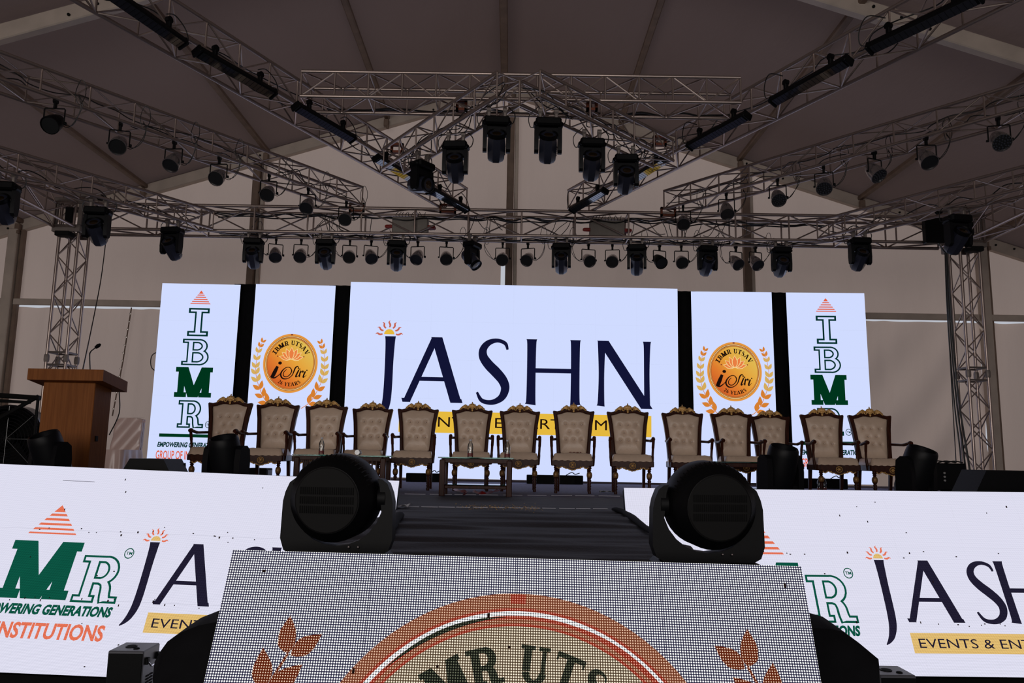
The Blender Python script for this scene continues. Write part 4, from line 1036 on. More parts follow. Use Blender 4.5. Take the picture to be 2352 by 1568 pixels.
# bar lights on the diagonal trusses
BARM = {}
b = MB(); b.bbox((0, 0, .035), (1.0, .115, .07), .012); BARM['housing'] = b.mesh('housing', 'black_plastic')
b = MB(); b.box((0, 0, -.003), (.94, .088, .008)); BARM['lens'] = b.mesh('lens_strip', 'bar_lens')
b = MB(); b.bbox((0, 0, .03), (.03, .125, .085), .01); BARM['cap'] = b.mesh('end_cap', 'black_plastic')
b = MB(); b.bbox((0, 0, .10), (.04, .05, .08), .008); b.lathe([(.034, -.02), (.034, .02)], 10, RX(PI / 2), (0, 0, .155)); BARM['clamp'] = b.mesh('clamp', 'black_plastic')
b = MB(); b.tube(catmull([(.5, 0, .05), (.58, .02, .10), (.56, .05, .22), (.45, .08, .30), (.30, .04, .22)], 5), .006, 5); BARM['cable'] = b.mesh('cable', 'cable_black', 60)
b = MB()
for q in range(18): b.box((-.44 + q * .052, 0, -.0075), (.0014, .086, .003))
BARM['divider'] = b.mesh('lens_divider', 'black_plastic')
bars_l = [((240, -20), (408, 97)), ((452, 122), (630, 222)), ((676, 246), (815, 326)), ((864, 366), (962, 424)), ((990, 440), (1075, 487))]
bars_r = [((2245, 0), (2000, 116)), ((1950, 142), (1772, 240)), ((1718, 268), (1580, 342)), ((1524, 372), (1440, 425)), ((1392, 440), (1310, 488))]
for lst, side in ((bars_l, 'left'), (bars_r, 'right')):
    for k, (a, c) in enumerate(lst):
        A = at_z(*a, ZT - .19); B = at_z(*c, ZT - .19); d = (B - A); mid = (A + B) / 2; d.z = 0; d.normalize()
        lab = '%s bar light counted down the %s diagonal truss' % (ORD[k], side)
        r = thing('bar_light', lab, 'stage light', mid, math.atan2(d.y, d.x), 'bar lights on the diagonal trusses')
        tip = math.radians(-24 if side == 'left' else 24)
        T = Matrix.Rotation(tip, 4, 'X')
        h = link('housing', BARM['housing'], r, M=T); link('lens_strip', BARM['lens'], r, M=T); link('lens_divider', BARM['divider'], r, M=T)
        for sx in (-1, 1): link('end_cap', BARM['cap'], r, M=T @ Matrix.Translation((sx * .505, 0, 0)))
        for sx in (-.3, .3): link('clamp', BARM['clamp'], r, M=Matrix.Translation((sx, 0, 0)))
        link('cable', BARM['cable'], r)

# dimmer boxes with red plugs inside the rear truss
for (x0, x1, y0, y1, lab) in ((902, 982, 505, 545, 'grey dimmer box with red plugs left of centre in the rear truss'), (1355, 1434, 510, 548, 'grey dimmer box right of centre in the rear truss')):
    A = at_y(x0, y0, BY - .05); B = at_y(x1, y1, BY - .05); c = (A + B) / 2
    r = thing('dimmer_box', lab, 'dimmer', (c.x, BY, ZB + .03))
    w = B.x - A.x; h = .28
    mb = MB(); mb.bbox((0, 0, h / 2), (w, .22, h), .012); mb.build('case', 'grey_box', r)
    for sx in (-1, 1):
        for q in range(3 if sx > 0 else 1):
            mb = MB(); mb.lathe([(.03, 0), (.034, .03), (.03, .10), (.018, .12)], 10, RY(PI / 2 * sx), (sx * w / 2, -.07 + q * .07, .12 + .01 * q)); mb.build('plug', 'plug_red', r)
    mb = MB()
    for q in range(10): mb.tube(catmull([(-w * .4 + q * w * .09, -.02, h), (-w * .42 + q * w * .09, -.05, h + .05), (-w * .35 + q * w * .08 + .03 * math.sin(q * 3), -.03, h + .1)], 4), .005, 5)
    mb.build('cable_tails', 'cable_black', r)

# cables drooping along and through the trusses
def cable(pts, r, label, group, n=7):
    mb = MB(); mb.tube(catmull(pts, n), r, 6); return tag(mb.build('cable', 'cable_black', smooth=60), label, 'cable', group)
rnd = random.Random(11)
for lane in range(6):
    y = BY + (-.13, -.05, .02, .08, .12, .16)[lane]; z = ZB + (.30, .33, .31, .04, .03, .05)[lane]; pts = []
    for k in range(36):
        x = -4.9 + 10.0 * k / 35
        pts.append((x, y + rnd.uniform(-.02, .02), z + rnd.uniform(-.035, .03) - (.03 if k % 2 else 0)))
    cable(pts, .011 if lane < 3 else .008, 'black cable run laid along the inside of the rear truss', 'cable runs inside the rear truss', 4)
for k in range(34):
    x = rnd.choice([-3.9, -3.0, -2.5, -1.7, -.55, -.45, -.25, .9, 1.6, 2.0, 2.4, 2.9, 3.3, 3.8, 4.3, 4.9]) + rnd.uniform(-.22, .22); dx = rnd.uniform(-.35, .35); dz = rnd.uniform(.05, .28)
    y = BY + rnd.uniform(-.16, .1)
    cable([(x, y, ZB + .33), (x + dx * .2, y - .02, ZB + .33 - dz * .7), (x + dx * .6, y, ZB + .30 - dz - .04), (x + dx, y + .02, ZB + rnd.uniform(-.02, .12))], .006, 'thin black cable drooping inside the rear truss', 'drooping cables inside the rear truss', 5)
for f, nm, d0, d1 in ((PL, 'left par truss', 7.6, 12.3), (PR, 'right par truss', 7.6, 12.3), (VL, 'left diagonal truss', 5.8, 12.2), (VR, 'right diagonal truss', 5.8, 12.2)):
    for lane in range(2):
        pts = []
        for k in range(27):
            p = f(d0 + (d1 - d0) * k / 26); pts.append(p + Vector((rnd.uniform(-.09, .09), 0, (.22 if lane else .10) + rnd.uniform(-.07, .05))))
        cable(pts, .007, 'loose black cable woven along the %s' % nm, 'loose cables on the %s' % nm, 4)
for f, nm in ((OL, 'left'), (OR, 'right')):
    pts = [f(9.55 + 2.6 * k / 16) + Vector((0, 0, .04 + rnd.uniform(-.03, .12))) for k in range(17)]
    cable(pts, .008, 'loose black cable along the outer %s truss' % nm, None, 4)
for q in range(3):
    pts = [(-2.3 + 5.1 * k / 20, 8.98 + .05 * q, ZT + .13 + rnd.uniform(-.01, .04)) for k in range(21)]
    if q < 2: cable(pts, .012, 'thick black cable lying along the crossing truss', 'cables on the crossing truss', 4)
for f, nm in ((PKL, 'left'), (PKR, 'right')):
    for q in range(3):
        pts = [f(k / 9) + Vector((rnd.uniform(-.1, .1), rnd.uniform(-.05, .05), rnd.uniform(-.02, .20))) for k in range(10)]
        cable(pts, .006, 'tangled thin cable in the %s peak truss' % nm, 'tangled cables in the %s peak truss' % nm, 5)
# cable hanging from the left mast to the lectern, bundle down the right mast
cable([at_y(244, 545, 12.1), at_y(232, 640, 11.5), at_y(212, 745, 10.4), at_y(190, 850, 8.1)], .007, 'single thin cable hanging from the left mast to the lectern', None, 8)
for k in range(7):
    o = rnd.uniform(-5, 5); yy = 12.3 + rnd.uniform(-.05, .05)
    cable([at_y(2172 + o * .4, 560, yy), at_y(2178 + o, 680, yy), at_y(2186 + o * 1.2, 800, yy), at_y(2198 + o * 1.5, 930, yy), at_y(2212 + o * 2, 1030, yy), Vector((at_y(2222 + o * 3, 1100, yy).x, yy, STAGE + .03))], .011, 'black cable in the bundle falling down the right mast', 'cable bundle on the right mast', 6)
cable([at_y(2174, 590, 12.2), at_y(2179, 760, 12.2), at_y(2190, 960, 12.2), at_y(2196, 1062, 11.0)], .007, 'lone cable hanging left of the right mast bundle', None, 5)
lp = [logo_left.matrix_basis.inverted() @ at_y(x, y, 14.26) for x, y in ((362, 808), (350, 815), (346, 830), (349, 845), (360, 853))]
mb = MB(); mb.tube(catmull(lp, 5), .009, 6); mb.build('cable', 'cable_black', logo_left, smooth=60)

# ================================================================== CHAIRS
def sym(pts):
    """mirror a right half outline (bottom to top, x>=0) into a closed outline"""
    return pts + [(-x, z) for x, z in reversed(pts) if x > 1e-6]
LEAN = 0.17
def back_y(z): return 0.235 + (z - .42) * LEAN
def shear(mb):
    mb.v = [(x, y + back_y(z), z) for x, y, z in mb.v]; return mb
CHAIR_PARTS = []
def cp(name, mb, material, sub=None, smooth=35): CHAIR_PARTS.append((name, mb.mesh(name, material, smooth), sub))
def make_chair_parts():
    half = [(0, .425), (.12, .425), (.222, .425), (.226, .50), (.232, .62), (.242, .76), (.256, .90), (.272, 1.00), (.286, 1.075), (.276, 1.09), (.225, 1.082), (.185, 1.092), (.150, 1.113), (.10, 1.132), (.05, 1.142), (0, 1.146)]
    inn = [(0, .505), (.12, .50), (.176, .512), (.184, .55), (.190, .63), (.199, .76), (.212, .90), (.224, .98), (.232, 1.035), (.222, 1.045), (.195, 1.048), (.165, 1.056), (.135, 1.068), (.09, 1.080), (.05, 1.078), (0, 1.070)]
    mb = MB(); mb.ring(sym(half), sym(inn), -.028, .028); cp('back_frame', shear(mb), 'mahogany')
    mb = MB(); mb.tube([Vector((x, -.030, z)) for x, z in sym(inn)] + [Vector((inn[0][0], -.030, inn[0][1]))], .007, 6); cp('back_moulding', shear(mb), 'mahogany')
    # tufted cushion
    BT = [(-.11, .905), (0, .905), (.11, .905), (-.055, .80), (.055, .80), (-.105, .695), (0, .695), (.105, .695)]
    outline = sym(inn); cx, cz = 0, .79
    rings = 9; n = len(outline); vs = []; f = []
    def pill(x, z, t):
        y = -.052 * (1 - t ** 3.0)
        for bx, bz in BT:
            r2 = ((x - bx) ** 2 + (z - bz) ** 2); y += .024 * math.exp(-r2 / .0007) + .010 * math.exp(-r2 / .0035)
        return y
    mb = MB(); NX, NZ = 30, 44
    def row_half(z):
        # half width of the inner outline at height z
        pts = [p for p in inn[2:10]]
        for (x0, z0), (x1, z1) in zip(pts, pts[1:]):
            if z0 <= z <= z1: return x0 + (x1 - x0) * (z - z0) / max(1e-6, z1 - z0)
        return pts[0][0] if z < pts[0][1] else pts[-1][0]
    def top_z(x):
        pts = list(reversed(inn[8:])); x = abs(x)
        for (x0, z0), (x1, z1) in zip(pts, pts[1:]):
            if x0 <= x <= x1: return z0 + (z1 - z0) * (x - x0) / max(1e-6, x1 - x0)
        return pts[-1][1]
    def cush(u, v):
        a = u * 2 - 1; zz = .508 + (1.07 - .508) * v; hw = row_half(min(zz, 1.035)); x = a * hw
        zt = top_z(x); z = .508 + (zt - .508) * v
        e = max(abs(a), abs(v * 2 - 1)); 
        return (x, pill(x, z, e) + .004, z)
    mb.grid(cush, NX, NZ); cp('back_cushion', shear(mb), 'leather', smooth=80)
    bm = MB(); bm.ball((0, 0, 0), .0125, 8, 5, (1, .6, 1)); bme = bm.mesh('button', 'button', 80)
    for bx, bz in BT: CHAIR_PARTS.append(('button', bme, Vector((bx, back_y(bz) - .031, bz))))
    mb = MB(); mb.ring(sym([(0, .43), (.20, .43), (.235, .75), (.27, 1.07), (.15, 1.10), (0, 1.13)]), sym([(0, .44), (.02, .44), (.022, .75), (.024, 1.06), (.012, 1.062), (0, 1.064)]), .026, .034); cp('back_panel', shear(mb), 'mahogany')
    # crest carving
    mb = MB()
    for k, (x, r) in enumerate(((0, .020), (-.022, .017), (.022, .017), (-.042, .014), (.042, .014))):     # shell lobes
        mb.tube([Vector((x * .3, -.035, 1.125)), Vector((x * .8, -.045, 1.155)), Vector((x * 1.05, -.036, 1.185 - abs(x) * .5))], [r * .5, r, r * .55], 7)
    mb.ball((0, -.045, 1.118), .022, 8, 5, (1.4, .7, .8)); mb.ball((0, -.04, 1.088), .016, 8, 5, (1, .7, 1.2)); mb.ball((0, -.034, 1.196), .009, 6, 4)
    for s in (-1, 1):
        sp = []
        for k in range(15):
            a = k / 14 * 2.6 * PI; r = .030 * (1 - k / 17); sp.append(Vector((s * (.058 - r * math.cos(a) * .9), -.042, 1.118 + r * math.sin(a))))
        mb.tube(sp, [.011 - .004 * k / 14 for k in range(15)], 6)
        for (dx, dz, ln) in ((.075, 1.142, .055), (.085, 1.128, .075), (.09, 1.114, .075)):
            mb.tube(catmull([(s * dx, -.036, dz), (s * (dx + ln * .5), -.042, dz + .012), (s * (dx + ln), -.034, dz - .018), (s * (dx + ln + .012), -.03, dz - .012)], 4), [.010, .012, .013, .013, .013, .012, .011, .010, .009, .008, .006, .005, .004], 6)
        mb.ball((s * .158, -.03, 1.112), .010, 6, 4); mb.ball((s * .095, -.038, 1.158), .010, 6, 4)
    cp('crest_carving', shear(mb), 'gilt', smooth=60)
    # seat
    def seat(u, v):
        x = (u * 2 - 1); y = (v * 2 - 1); hw = .262 - .03 * v
        ex = 1 - abs(x) ** 10; ey = 1 - abs(y) ** 12
        return (x * hw, -.285 + .52 * v, .418 + .092 * (max(0, ex * ey) ** .16) + .004 * math.sin(x * 21) * (1 if v < .2 else .3))
    mb = MB(); mb.grid(seat, 24, 16); mb.box((0, -.025, .42), (.50, .50, .012)); cp('seat_cushion', mb, 'leather', smooth=80)
    mb = MB()
    mb.bbox((0, -.265, .385), (.54, .035, .075), .008); mb.bbox((0, .235, .385), (.46, .035, .075), .008)
    for s in (-1, 1): mb.bbox((s * .247, -.015, .385), (.035, .50, .075), .008, RZ(s * .05))
    cp('seat_rail', mb, 'mahogany')
    ap = [(-.21, .36), (-.205, .335), (-.185, .318), (-.16, .322), (-.14, .338), (-.115, .330), (-.09, .318), (-.06, .315), (-.03, .302), (0, .296)]
    ap = ap + [(-x, z) for x, z in reversed(ap[:-1])]
    mb = MB(); mb.prism(ap, -.282, -.262); cp('apron', mb, 'mahogany')
    mb = MB(); mb.tube(catmull([(x, -.285, z) for x, z in ap[1:-1]], 3), [.0065 + .003 * math.sin(i * 1.7) for i in range(3 * (len(ap) - 3) + 1)], 6)
    for x in (-.15, -.10, .10, .15): mb.ball((x, -.287, .333), .010, 6, 4)
    cp('gilt_edging', mb, 'gilt', smooth=60)
    mb = MB(); Mx = RX(PI / 2); mb.tube([Vector((.038 * math.cos(a * PI / 10), -.287, .362 + .036 * math.sin(a * PI / 10))) for a in range(21)], .005, 6)
    mb.ball((0, -.286, .362), .013, 8, 5)
    for a in range(6): mb.ball((.019 * math.cos(a * PI / 3), -.287, .362 + .019 * math.sin(a * PI / 3)), .007, 6, 4)
    cp('medallion', mb, 'gilt', smooth=60)
    prof = [(.030, .365), (.030, .35), (.022, .335), (.030, .322), (.018, .308), (.025, .296), (.016, .285), (.030, .262), (.034, .235), (.030, .205), (.018, .182), (.026, .165), (.018, .148), (.026, .130), (.018, .112), (.025, .095), (.017, .078), (.024, .06), (.016, .045), (.022, .025), (.020, 0)]
    for s in (-1, 1):
        mb = MB(); mb.lathe([(r, z) for r, z in reversed(prof)], 12, None, (s * .215, -.245, 0)); cp('leg', mb, 'mahogany', smooth=60)
        mb = MB(); mb.lathe([(.020, .19), (.0325, .210), (.0365, .235), (.0325, .26), (.022, .275)], 12, None, (s * .215, -.245, 0)); cp('gilt_bulb', mb, 'gilt_dark', smooth=60)
        mb = MB()
        for k, (z0, z1, y0, y1) in enumerate(((0, .43, .30, .232),)):
            a = [(-.02, -.02), (.02, -.02), (.02, .02), (-.02, .02)]
            mb.add([(s * .205 + p * .85, y0 + q * .85, z0) for p, q in a] + [(s * .205 + p * 1.15, y1 + q * 1.15, z1) for p, q in a], [(3, 2, 1, 0), (4, 5, 6, 7), (0, 1, 5, 4), (1, 2, 6, 5), (2, 3, 7, 6), (3, 0, 4, 7)])
        cp('leg', mb, 'mahogany')
        mb = MB(); mb.tube(catmull([(s * .242, .27, .70), (s * .262, .15, .695), (s * .270, -.02, .690), (s * .276, -.14, .705), (s * .276, -.20, .715), (s * .274, -.235, .705)], 5), [.017] * 10 + [.02] * 8 + [.024] * 8, 8); cp('armrest', mb, 'mahogany', smooth=60)
        mb = MB(); mb.tube(catmull([(s * .281, -.19, .70), (s * .277, -.165, .60), (s * .272, -.155, .50), (s * .262, -.17, .36)], 5), [.019] * 6 + [.016] * 5 + [.019] * 5, 8); cp('arm_post', mb, 'mahogany', smooth=60)
make_chair_parts()
def chair(label, loc, rz):
    r = thing('throne_chair', label, 'chair', loc, rz, 'carved high back chairs in a row on the stage')
    for name, me, sub in CHAIR_PARTS: link(name, me, r, sub if sub is not None else None)
    return r
CH = [(533, 908), (642, 912), (753, 917), (857, 921), (963, 923), (1088, 925), (1193, 928), (1312, 927), (1438, 929), (1565, 932), (1678, 934), (1763, 938), (1880, 936), (1992, 935)]
extra = ['leftmost chair of the row, behind a floor moving head', 'second chair from the left, in front of the left medal screen', 'third chair from the left, with a water bottle standing before it', 'fourth chair from the left, half hidden by a large moving head', 'fifth chair from the left, just left of the glass coffee table', 'sixth chair from the left, behind the left half of the coffee table', 'seventh chair from the left, behind the right end of the coffee table', 'eighth chair from the left, with a red cloth scrap on its seat', 'ninth chair from the left, in front of the letter N', 'tenth chair from the left, before the right black masking flat', 'eleventh chair from the left, beneath the right medal', 'twelfth chair from the left, behind a floor moving head', 'thirteenth chair from the left, in front of the right logo screen', 'rightmost chair of the row, against the bare canvas']
rots = [.02, 0, .03, 0, .03, .06, -.02, -.08, -.03, .0, .03, -.04, -.06, -.05]
for k, (px, py) in enumerate(CH):
    yh = 1047 + .0168 * (px - 1172)
    d = 1790 * .736 / (yh - py); d += {0: -.05, 1: .06, 2: -.07, 3: .12, 11: .22, 10: -.03, 12: -.05, 13: .16, 5: .04}.get(k, 0); P = at_y(px, py, d)
    o = chair('carved gilt ' + extra[k] if False else extra[k], (P.x, d - .36, STAGE), rots[k] + random.uniform(-.02, .02))
    if k == 7:
        mb = MB(); mb.grid(lambda u, v: (-.05 + .17 * u, .10 + .07 * v, .525 + .006 * math.sin(u * 11) * math.sin(v * 7)), 14, 5)
        c = mb.build('cloth_scrap', 'ribbon_red', None, smooth=80); c.location = o.location; tag(c, 'red cloth scrap left on the eighth chair seat', 'cloth')

# ================================================================== COFFEE TABLES, BOTTLES
def coffee_table(label, loc, w, depth, slats, glass=True):
    h = .455; r = thing('coffee_table', label, 'table', loc)
    for i in (-1, 1):
        for j in (-1, 1):
            mb = MB(); mb.bbox((i * (w / 2 - .05), j * (depth / 2 - .05), (h - .045) / 2), (.065, .065, h - .045), .008); mb.build('leg', 'mahogany', r)
    mb = MB()
    for j in (-1, 1): mb.bbox((0, j * (depth / 2 - .05), h - .055), (w - .12, .035, .05), .005)
    for i in (-1, 1): mb.bbox((i * (w / 2 - .05), 0, h - .055), (.035, depth - .14, .05), .005)
    mb.build('apron', 'mahogany', r)
    mb = MB()
    for j in (-1, 1): mb.bbox((0, j * (depth / 2 - .05), .105), (w - .04, .03, .035), .005)
    for i in (-1, 1): mb.bbox((i * (w / 2 - .05), 0, .105), (.03, depth - .08, .035), .005)
    mb.build('stretcher', 'mahogany', r)
    mb = MB(); mb.bbox((0, 0, .128), (w - .12, depth - .12, .008), .002); mb.build('shelf', 'table_glass', r)
    if slats:
        for q in range(5):
            mb = MB(); mb.bbox((-w / 2 + .13 + q * .05, -depth / 2 + .05, .265), (.018, .018, .29), .003); mb.build('slat', 'mahogany', r)
            mb = MB(); mb.bbox((w / 2 - .13 - q * .05, -depth / 2 + .05, .265), (.018, .018, .29), .003); mb.build('slat', 'mahogany', r)
    mb = MB(); mb.bbox((0, 0, h - .022), (w, depth, .014), .003); mb.build('top', 'table_glass', r)
    return r
TOPZ = STAGE + .455 - .015
t1 = at_z(1091, 1141, STAGE)
coffee_table('glass topped coffee table before the middle chairs with red ribbon beneath', (t1.x, t1.y + .26, STAGE), .86, .5, False)
t2 = at_y(782, 1045, 9.35)
coffee_table('slatted coffee table behind the left large moving head', (t2.x, 9.55, STAGE), 1.12, .5, True)
t3 = at_y(1742, 1060, 9.35)
coffee_table('coffee table behind the right large moving head', (t3.x, 9.5, STAGE), .92, .5, False)
BOT = {}
b = MB(); b.lathe([(.030, 0), (.033, .006), (.033, .05), (.030, .075), (.033, .10), (.033, .125), (.026, .155), (.013, .178), (.012, .192)], 14); BOT['body'] = b.mesh('body', 'bottle_plastic', 60)
b = MB(); b.lathe([(.0335, .012), (.0335, .048)], 14, None, (0, 0, 0), False); BOT['label'] = b.mesh('label', 'bottle_label')
b = MB(); b.lathe([(.0145, .188), (.0145, .205), (.012, .207)], 12); BOT['cap'] = b.mesh('cap', 'bottle_cap')
def bottle(label, loc, M=None):
    r = thing('water_bottle', label, 'bottle', loc)
    if M is not None: r.matrix_basis = Matrix.Translation(loc) @ M
    for k in ('body', 'label', 'cap'): link(k, BOT[k], r)
P = at_y(738, 1040, 9.5); bottle('small water bottle standing on the slatted coffee table', (P.x, 9.5, TOPZ))
P = at_y(824, 1040, 9.5); bottle('water bottle lying end-on at the right of the slatted table', (P.x, 9.40, TOPZ + .034), RX(-PI / 2))
P = at_y(1080, 1045, t1.y + .26); bottle('left water bottle on the middle coffee table', (P.x, t1.y + .26, TOPZ))
P = at_y(1169, 1045, t1.y + .2); bottle('right water bottle on the middle coffee table', (P.x - .02, t1.y + .2, TOPZ))
for k, px in enumerate((1882, 1894)):
    P = at_z(px, 1127, STAGE); bottle('%s of two water bottles standing on the stage floor by a chair leg' % ('left', 'right')[k], (P.x, P.y, STAGE))
for k, pts in enumerate(([(1030, 1118), (1050, 1128), (1072, 1132), (1062, 1138)], [(1085, 1130), (1110, 1135), (1135, 1130), (1150, 1126)])):
    P = [at_z(x, y, STAGE + .02) for x, y in pts]; mb = MB(); c = catmull(P, 5)
    vs = []
    for i, p in enumerate(c): vs += [p + Vector((0, 0, .004 * math.sin(i * 1.4))), p + Vector((.01, .05, .025 + .012 * math.sin(i * 1.9)))]
    mb.add(vs, [(2 * i, 2 * i + 2, 2 * i + 3, 2 * i + 1) for i in range(len(c) - 1)])
    tag(mb.build('ribbon', 'ribbon_red', smooth=80), '%s piece of red ribbon lying under the coffee table' % ('left', 'right')[k], 'ribbon')

# ================================================================== LECTERN, COVERED CHAIR, FAN, MONITORS
LD = 7.6
P0 = at_y(66, 845, LD); P1 = at_y(237, 852, LD); wS = P1.x - P0.x; cx = (P0.x + P1.x) / 2; ztop = (P0.z + P1.z) / 2
lect = thing('lectern', 'wooden lectern with slanting top standing left on the stage', 'lectern', (cx, LD + .25, STAGE), math.radians(1.2))
H = ztop - STAGE
mb = MB()
poly = [(-.26, H - .105), (.26, H - .175), (.26, H - .065), (-.26, H + .005)]          # side profile (y,z)
mb.prism([(p[0], p[1]) for p in poly], -wS / 2, wS / 2, RZ(PI / 2)); mb.build('desk_top', 'lectern_wood', lect)
wB = at_y(207, 880, LD).x - at_y(93, 876, LD).x + .02
mb = MB(); mb.bbox((-.0, 0, (H - .12) / 2), (wB, .34, H - .12), .006); mb.build('body', 'lectern_wood', lect)
mb = MB(); mb.bbox((0, -.185, .05), (wB + .06, .40, .09), .006); mb.build('plinth', 'lectern_wood', lect)
mb = MB(); mb.bbox((wB / 2 + .004, -.06, H * .46), (.012, .045, .055), .003); mb.build('socket', 'black_plastic', lect)
mb = MB(); mb.tube(catmull([(wB / 2 + .1, .12, H - .18), (wB / 2 + .11, .14, H - .4), (wB / 2 + .02, .16, H - .62)], 6), .006, 5); mb.build('cable', 'cable_black', lect)
a = at_y(210, 849, LD + .2); bq = at_y(206, 822, LD + .2); c = at_y(208, 808, LD + .18); e = at_y(220, 798, LD + .1)
mic = thing('gooseneck_microphone', 'black gooseneck microphone rising from the lectern top', 'microphone', (a.x, a.y, H + STAGE - .06))
o = Vector((a.x, a.y, H + STAGE - .06)); mb = MB(); mb.tube(catmull([Vector((0, 0, 0)), bq - o, c - o, e - o], 6), .006, 6); mb.build('neck', 'cable_black', mic)
mb = MB(); mb.lathe([(.03, 0), (.03, .02), (.012, .03)], 12); mb.build('mount', 'black_plastic', mic)
mb = MB(); mb.tube([e - o, e - o + Vector((.03, -.01, .02)), e - o + Vector((.05, -.02, .03))], [.015, .02, .012], 8); mb.build('capsule', 'black_plastic', mic)

# satin covered chair
CC = at_y(270, 1050, 11.4)
cc = thing('covered_chair', 'plain chair under a pinkish satin cover beside the lectern', 'chair', (CC.x, 11.4, STAGE), -.12)
def cover_back(u, v):
    a = u * 2 * PI; x = .225 * max(-1, min(1, 1.25 * math.cos(a))); y = .19 + .045 * max(-1, min(1, 1.4 * math.sin(a))); z = .44 + .49 * v
    x *= (1.03 - .10 * v); y += .06 * v
    fold = .014 * math.sin(11 * (x * 1.6 + abs(z - .95) * 1.2)) * (1 if math.sin(a) < 0 else .3) * (1 - .4 * v)
    return (x, y - abs(fold) * 1.5, z - .03 * (x / .225) ** 2 * (1 if v > .9 else 0))
mb = MB(); mb.grid(cover_back, 64, 18); mb.add([(-.2, .205, .93), (.2, .205, .93), (.2, .29, .93), (-.2, .29, .93)], [(0, 1, 2, 3)]); mb.build('back_cover', 'satin', cc, smooth=80)
def cover_skirt(u, v):
    a = u * 2 * PI; k = 1 + .16 * (1 - v)
    x = .25 * max(-1, min(1, 1.3 * math.cos(a))) * k; y = -.02 + .26 * max(-1, min(1, 1.3 * math.sin(a))) * k
    f = .022 * math.sin(a * 13) * (1 - v) ** .6
    return (x + f * math.cos(a), y + f * math.sin(a), .01 + .45 * v)
mb = MB(); mb.grid(cover_skirt, 120, 10); mb.add([(-.25, -.28, .46), (.25, -.28, .46), (.25, .24, .46), (-.25, .24, .46)], [(0, 1, 2, 3)]); mb.build('skirt_cover', 'satin', cc, smooth=80)

# drum fan at the far left
FC = at_y(28, 1008, 11.2)
fan = thing('drum_fan', 'large black drum fan at the left edge behind the lectern', 'fan', (FC.x, 11.2, STAGE), .1)
zc = FC.z - STAGE; R = .46
mb = MB(); mb.lathe([(R, -.16), (R + .02, -.14), (R + .02, .14), (R, .16), (R - .015, .14), (R - .015, -.14), (R, -.16)], 40, RX(PI / 2), (0, 0, zc), False); mb.build('drum', 'black_gloss', fan)
mb = MB(); mb.lathe([(.01, .13), (R - .01, .13), (R - .01, .145), (.01, .145)], 36, RX(-PI / 2), (0, 0, zc)); mb.build('back_guard', 'vent_black', fan)
for q in range(9):
    rr = R * (.14 + .1 * q); mb = MB(); mb.tube([Vector((rr * math.cos(a * PI / 18), -.165, zc + rr * math.sin(a * PI / 18))) for a in range(37)], .005, 4); mb.build('guard_ring', 'black_gloss', fan)
for q in range(8):
    a = q * PI / 4; rod('guard_spoke', (0, -.165, zc), (R * math.cos(a), -.165, zc + R * math.sin(a)), .005, 'black_gloss', fan, 5)
for q in range(4):
    a = q * PI / 2 + .4; mb = MB()
    mb.add([(.05 * math.cos(a), -.06, zc + .05 * math.sin(a)), (.40 * math.cos(a - .25), -.10, zc + .40 * math.sin(a - .25)), (.42 * math.cos(a + .3), .02, zc + .42 * math.sin(a + .3)), (.06 * math.cos(a + .8), .04, zc + .06 * math.sin(a + .8))], [(0, 1, 2, 3)]); mb.build('blade', 'dark_grey', fan)
mb = MB(); mb.lathe([(.02, -.17), (.07, -.165), (.08, -.1), (.08, .1), (.05, .14)], 16, RX(PI / 2), (0, 0, zc)); mb.build('hub', 'dark_grey', fan)
for s in (-1, 1):
    mb = MB(); mb.tube([(s * .5, 0, zc), (s * .5, 0, .04), (s * .5, -.25, .02)], .02, 8); mb.tube([(s * .5, 0, .04), (s * .5, .25, .02)], .02, 8); mb.build('stand', 'dark_grey', fan)
mb = MB(); mb.tube([(-.52, 0, .03), (.52, 0, .03)], .02, 8); mb.build('stand_bar', 'dark_grey', fan)
A = at_y(-40, 905, 11.0); B = at_y(92, 916, 11.0)
r = thing('folded_stand', 'dark folded stand leaning above the drum fan at the left edge', 'stand', (B.x, 11.0, STAGE))
O = Vector(r.location)
for (p, q, w) in (((-40, 905), (92, 914), .035), ((-40, 918), (70, 924), .022), ((-10, 965), (88, 910), .03)):
    mb = MB(); mb.tube([at_y(*p, 10.9) - O, at_y(*q, 10.9) - O], w, 8); mb.build('tube', 'dark_grey', r)
mb = MB(); mb.tube([at_y(88, 910, 10.9) - O, Vector((at_y(84, 960, 10.9).x - O.x, -.1, 0))], .02, 8); mb.build('foot_tube', 'dark_grey', r)

# stage monitors
def wedge(label, px0, px1, pyt, d, deep=.42, left_cut=.1, right_cut=.12):
    A = at_y(px0, pyt, d); B = at_y(px1, pyt, d); w = B.x - A.x; h = A.z - STAGE
    r = thing('monitor_speaker', label, 'speaker', ((A.x + B.x) / 2, d + .2, STAGE))
    hw = w / 2
    poly = [(-hw, 0), (hw, 0), (hw, h * .45), (hw - right_cut, h), (-hw + left_cut, h), (-hw, h * .45)]
    mb = MB(); mb.prism(poly, -.2, .2); mb.build('cabinet', 'black_plastic', r, smooth=0)
    mb = MB(); mb.bbox((0, -.206, h * .3), (.16, .012, .10), .004); mb.build('socket_plate', 'dark_grey', r)
    mb = MB(); mb.add([(-hw * .8, .205, .03), (hw * .8, .205, .03), (hw * .7, .205, h * .9), (-hw * .7, .205, h * .9)], [(3, 2, 1, 0)]); mb.build('grille', 'dark_grey', r)
    return r
wedge('black wedge monitor speaker on the stage left of the first chair', 270, 406, 1052, 7.15, .4, .11, .12)
wedge('black wedge monitor speaker at the right end of the stage', 2236, 2420, 1079, 7.3, .4, .12, .2)

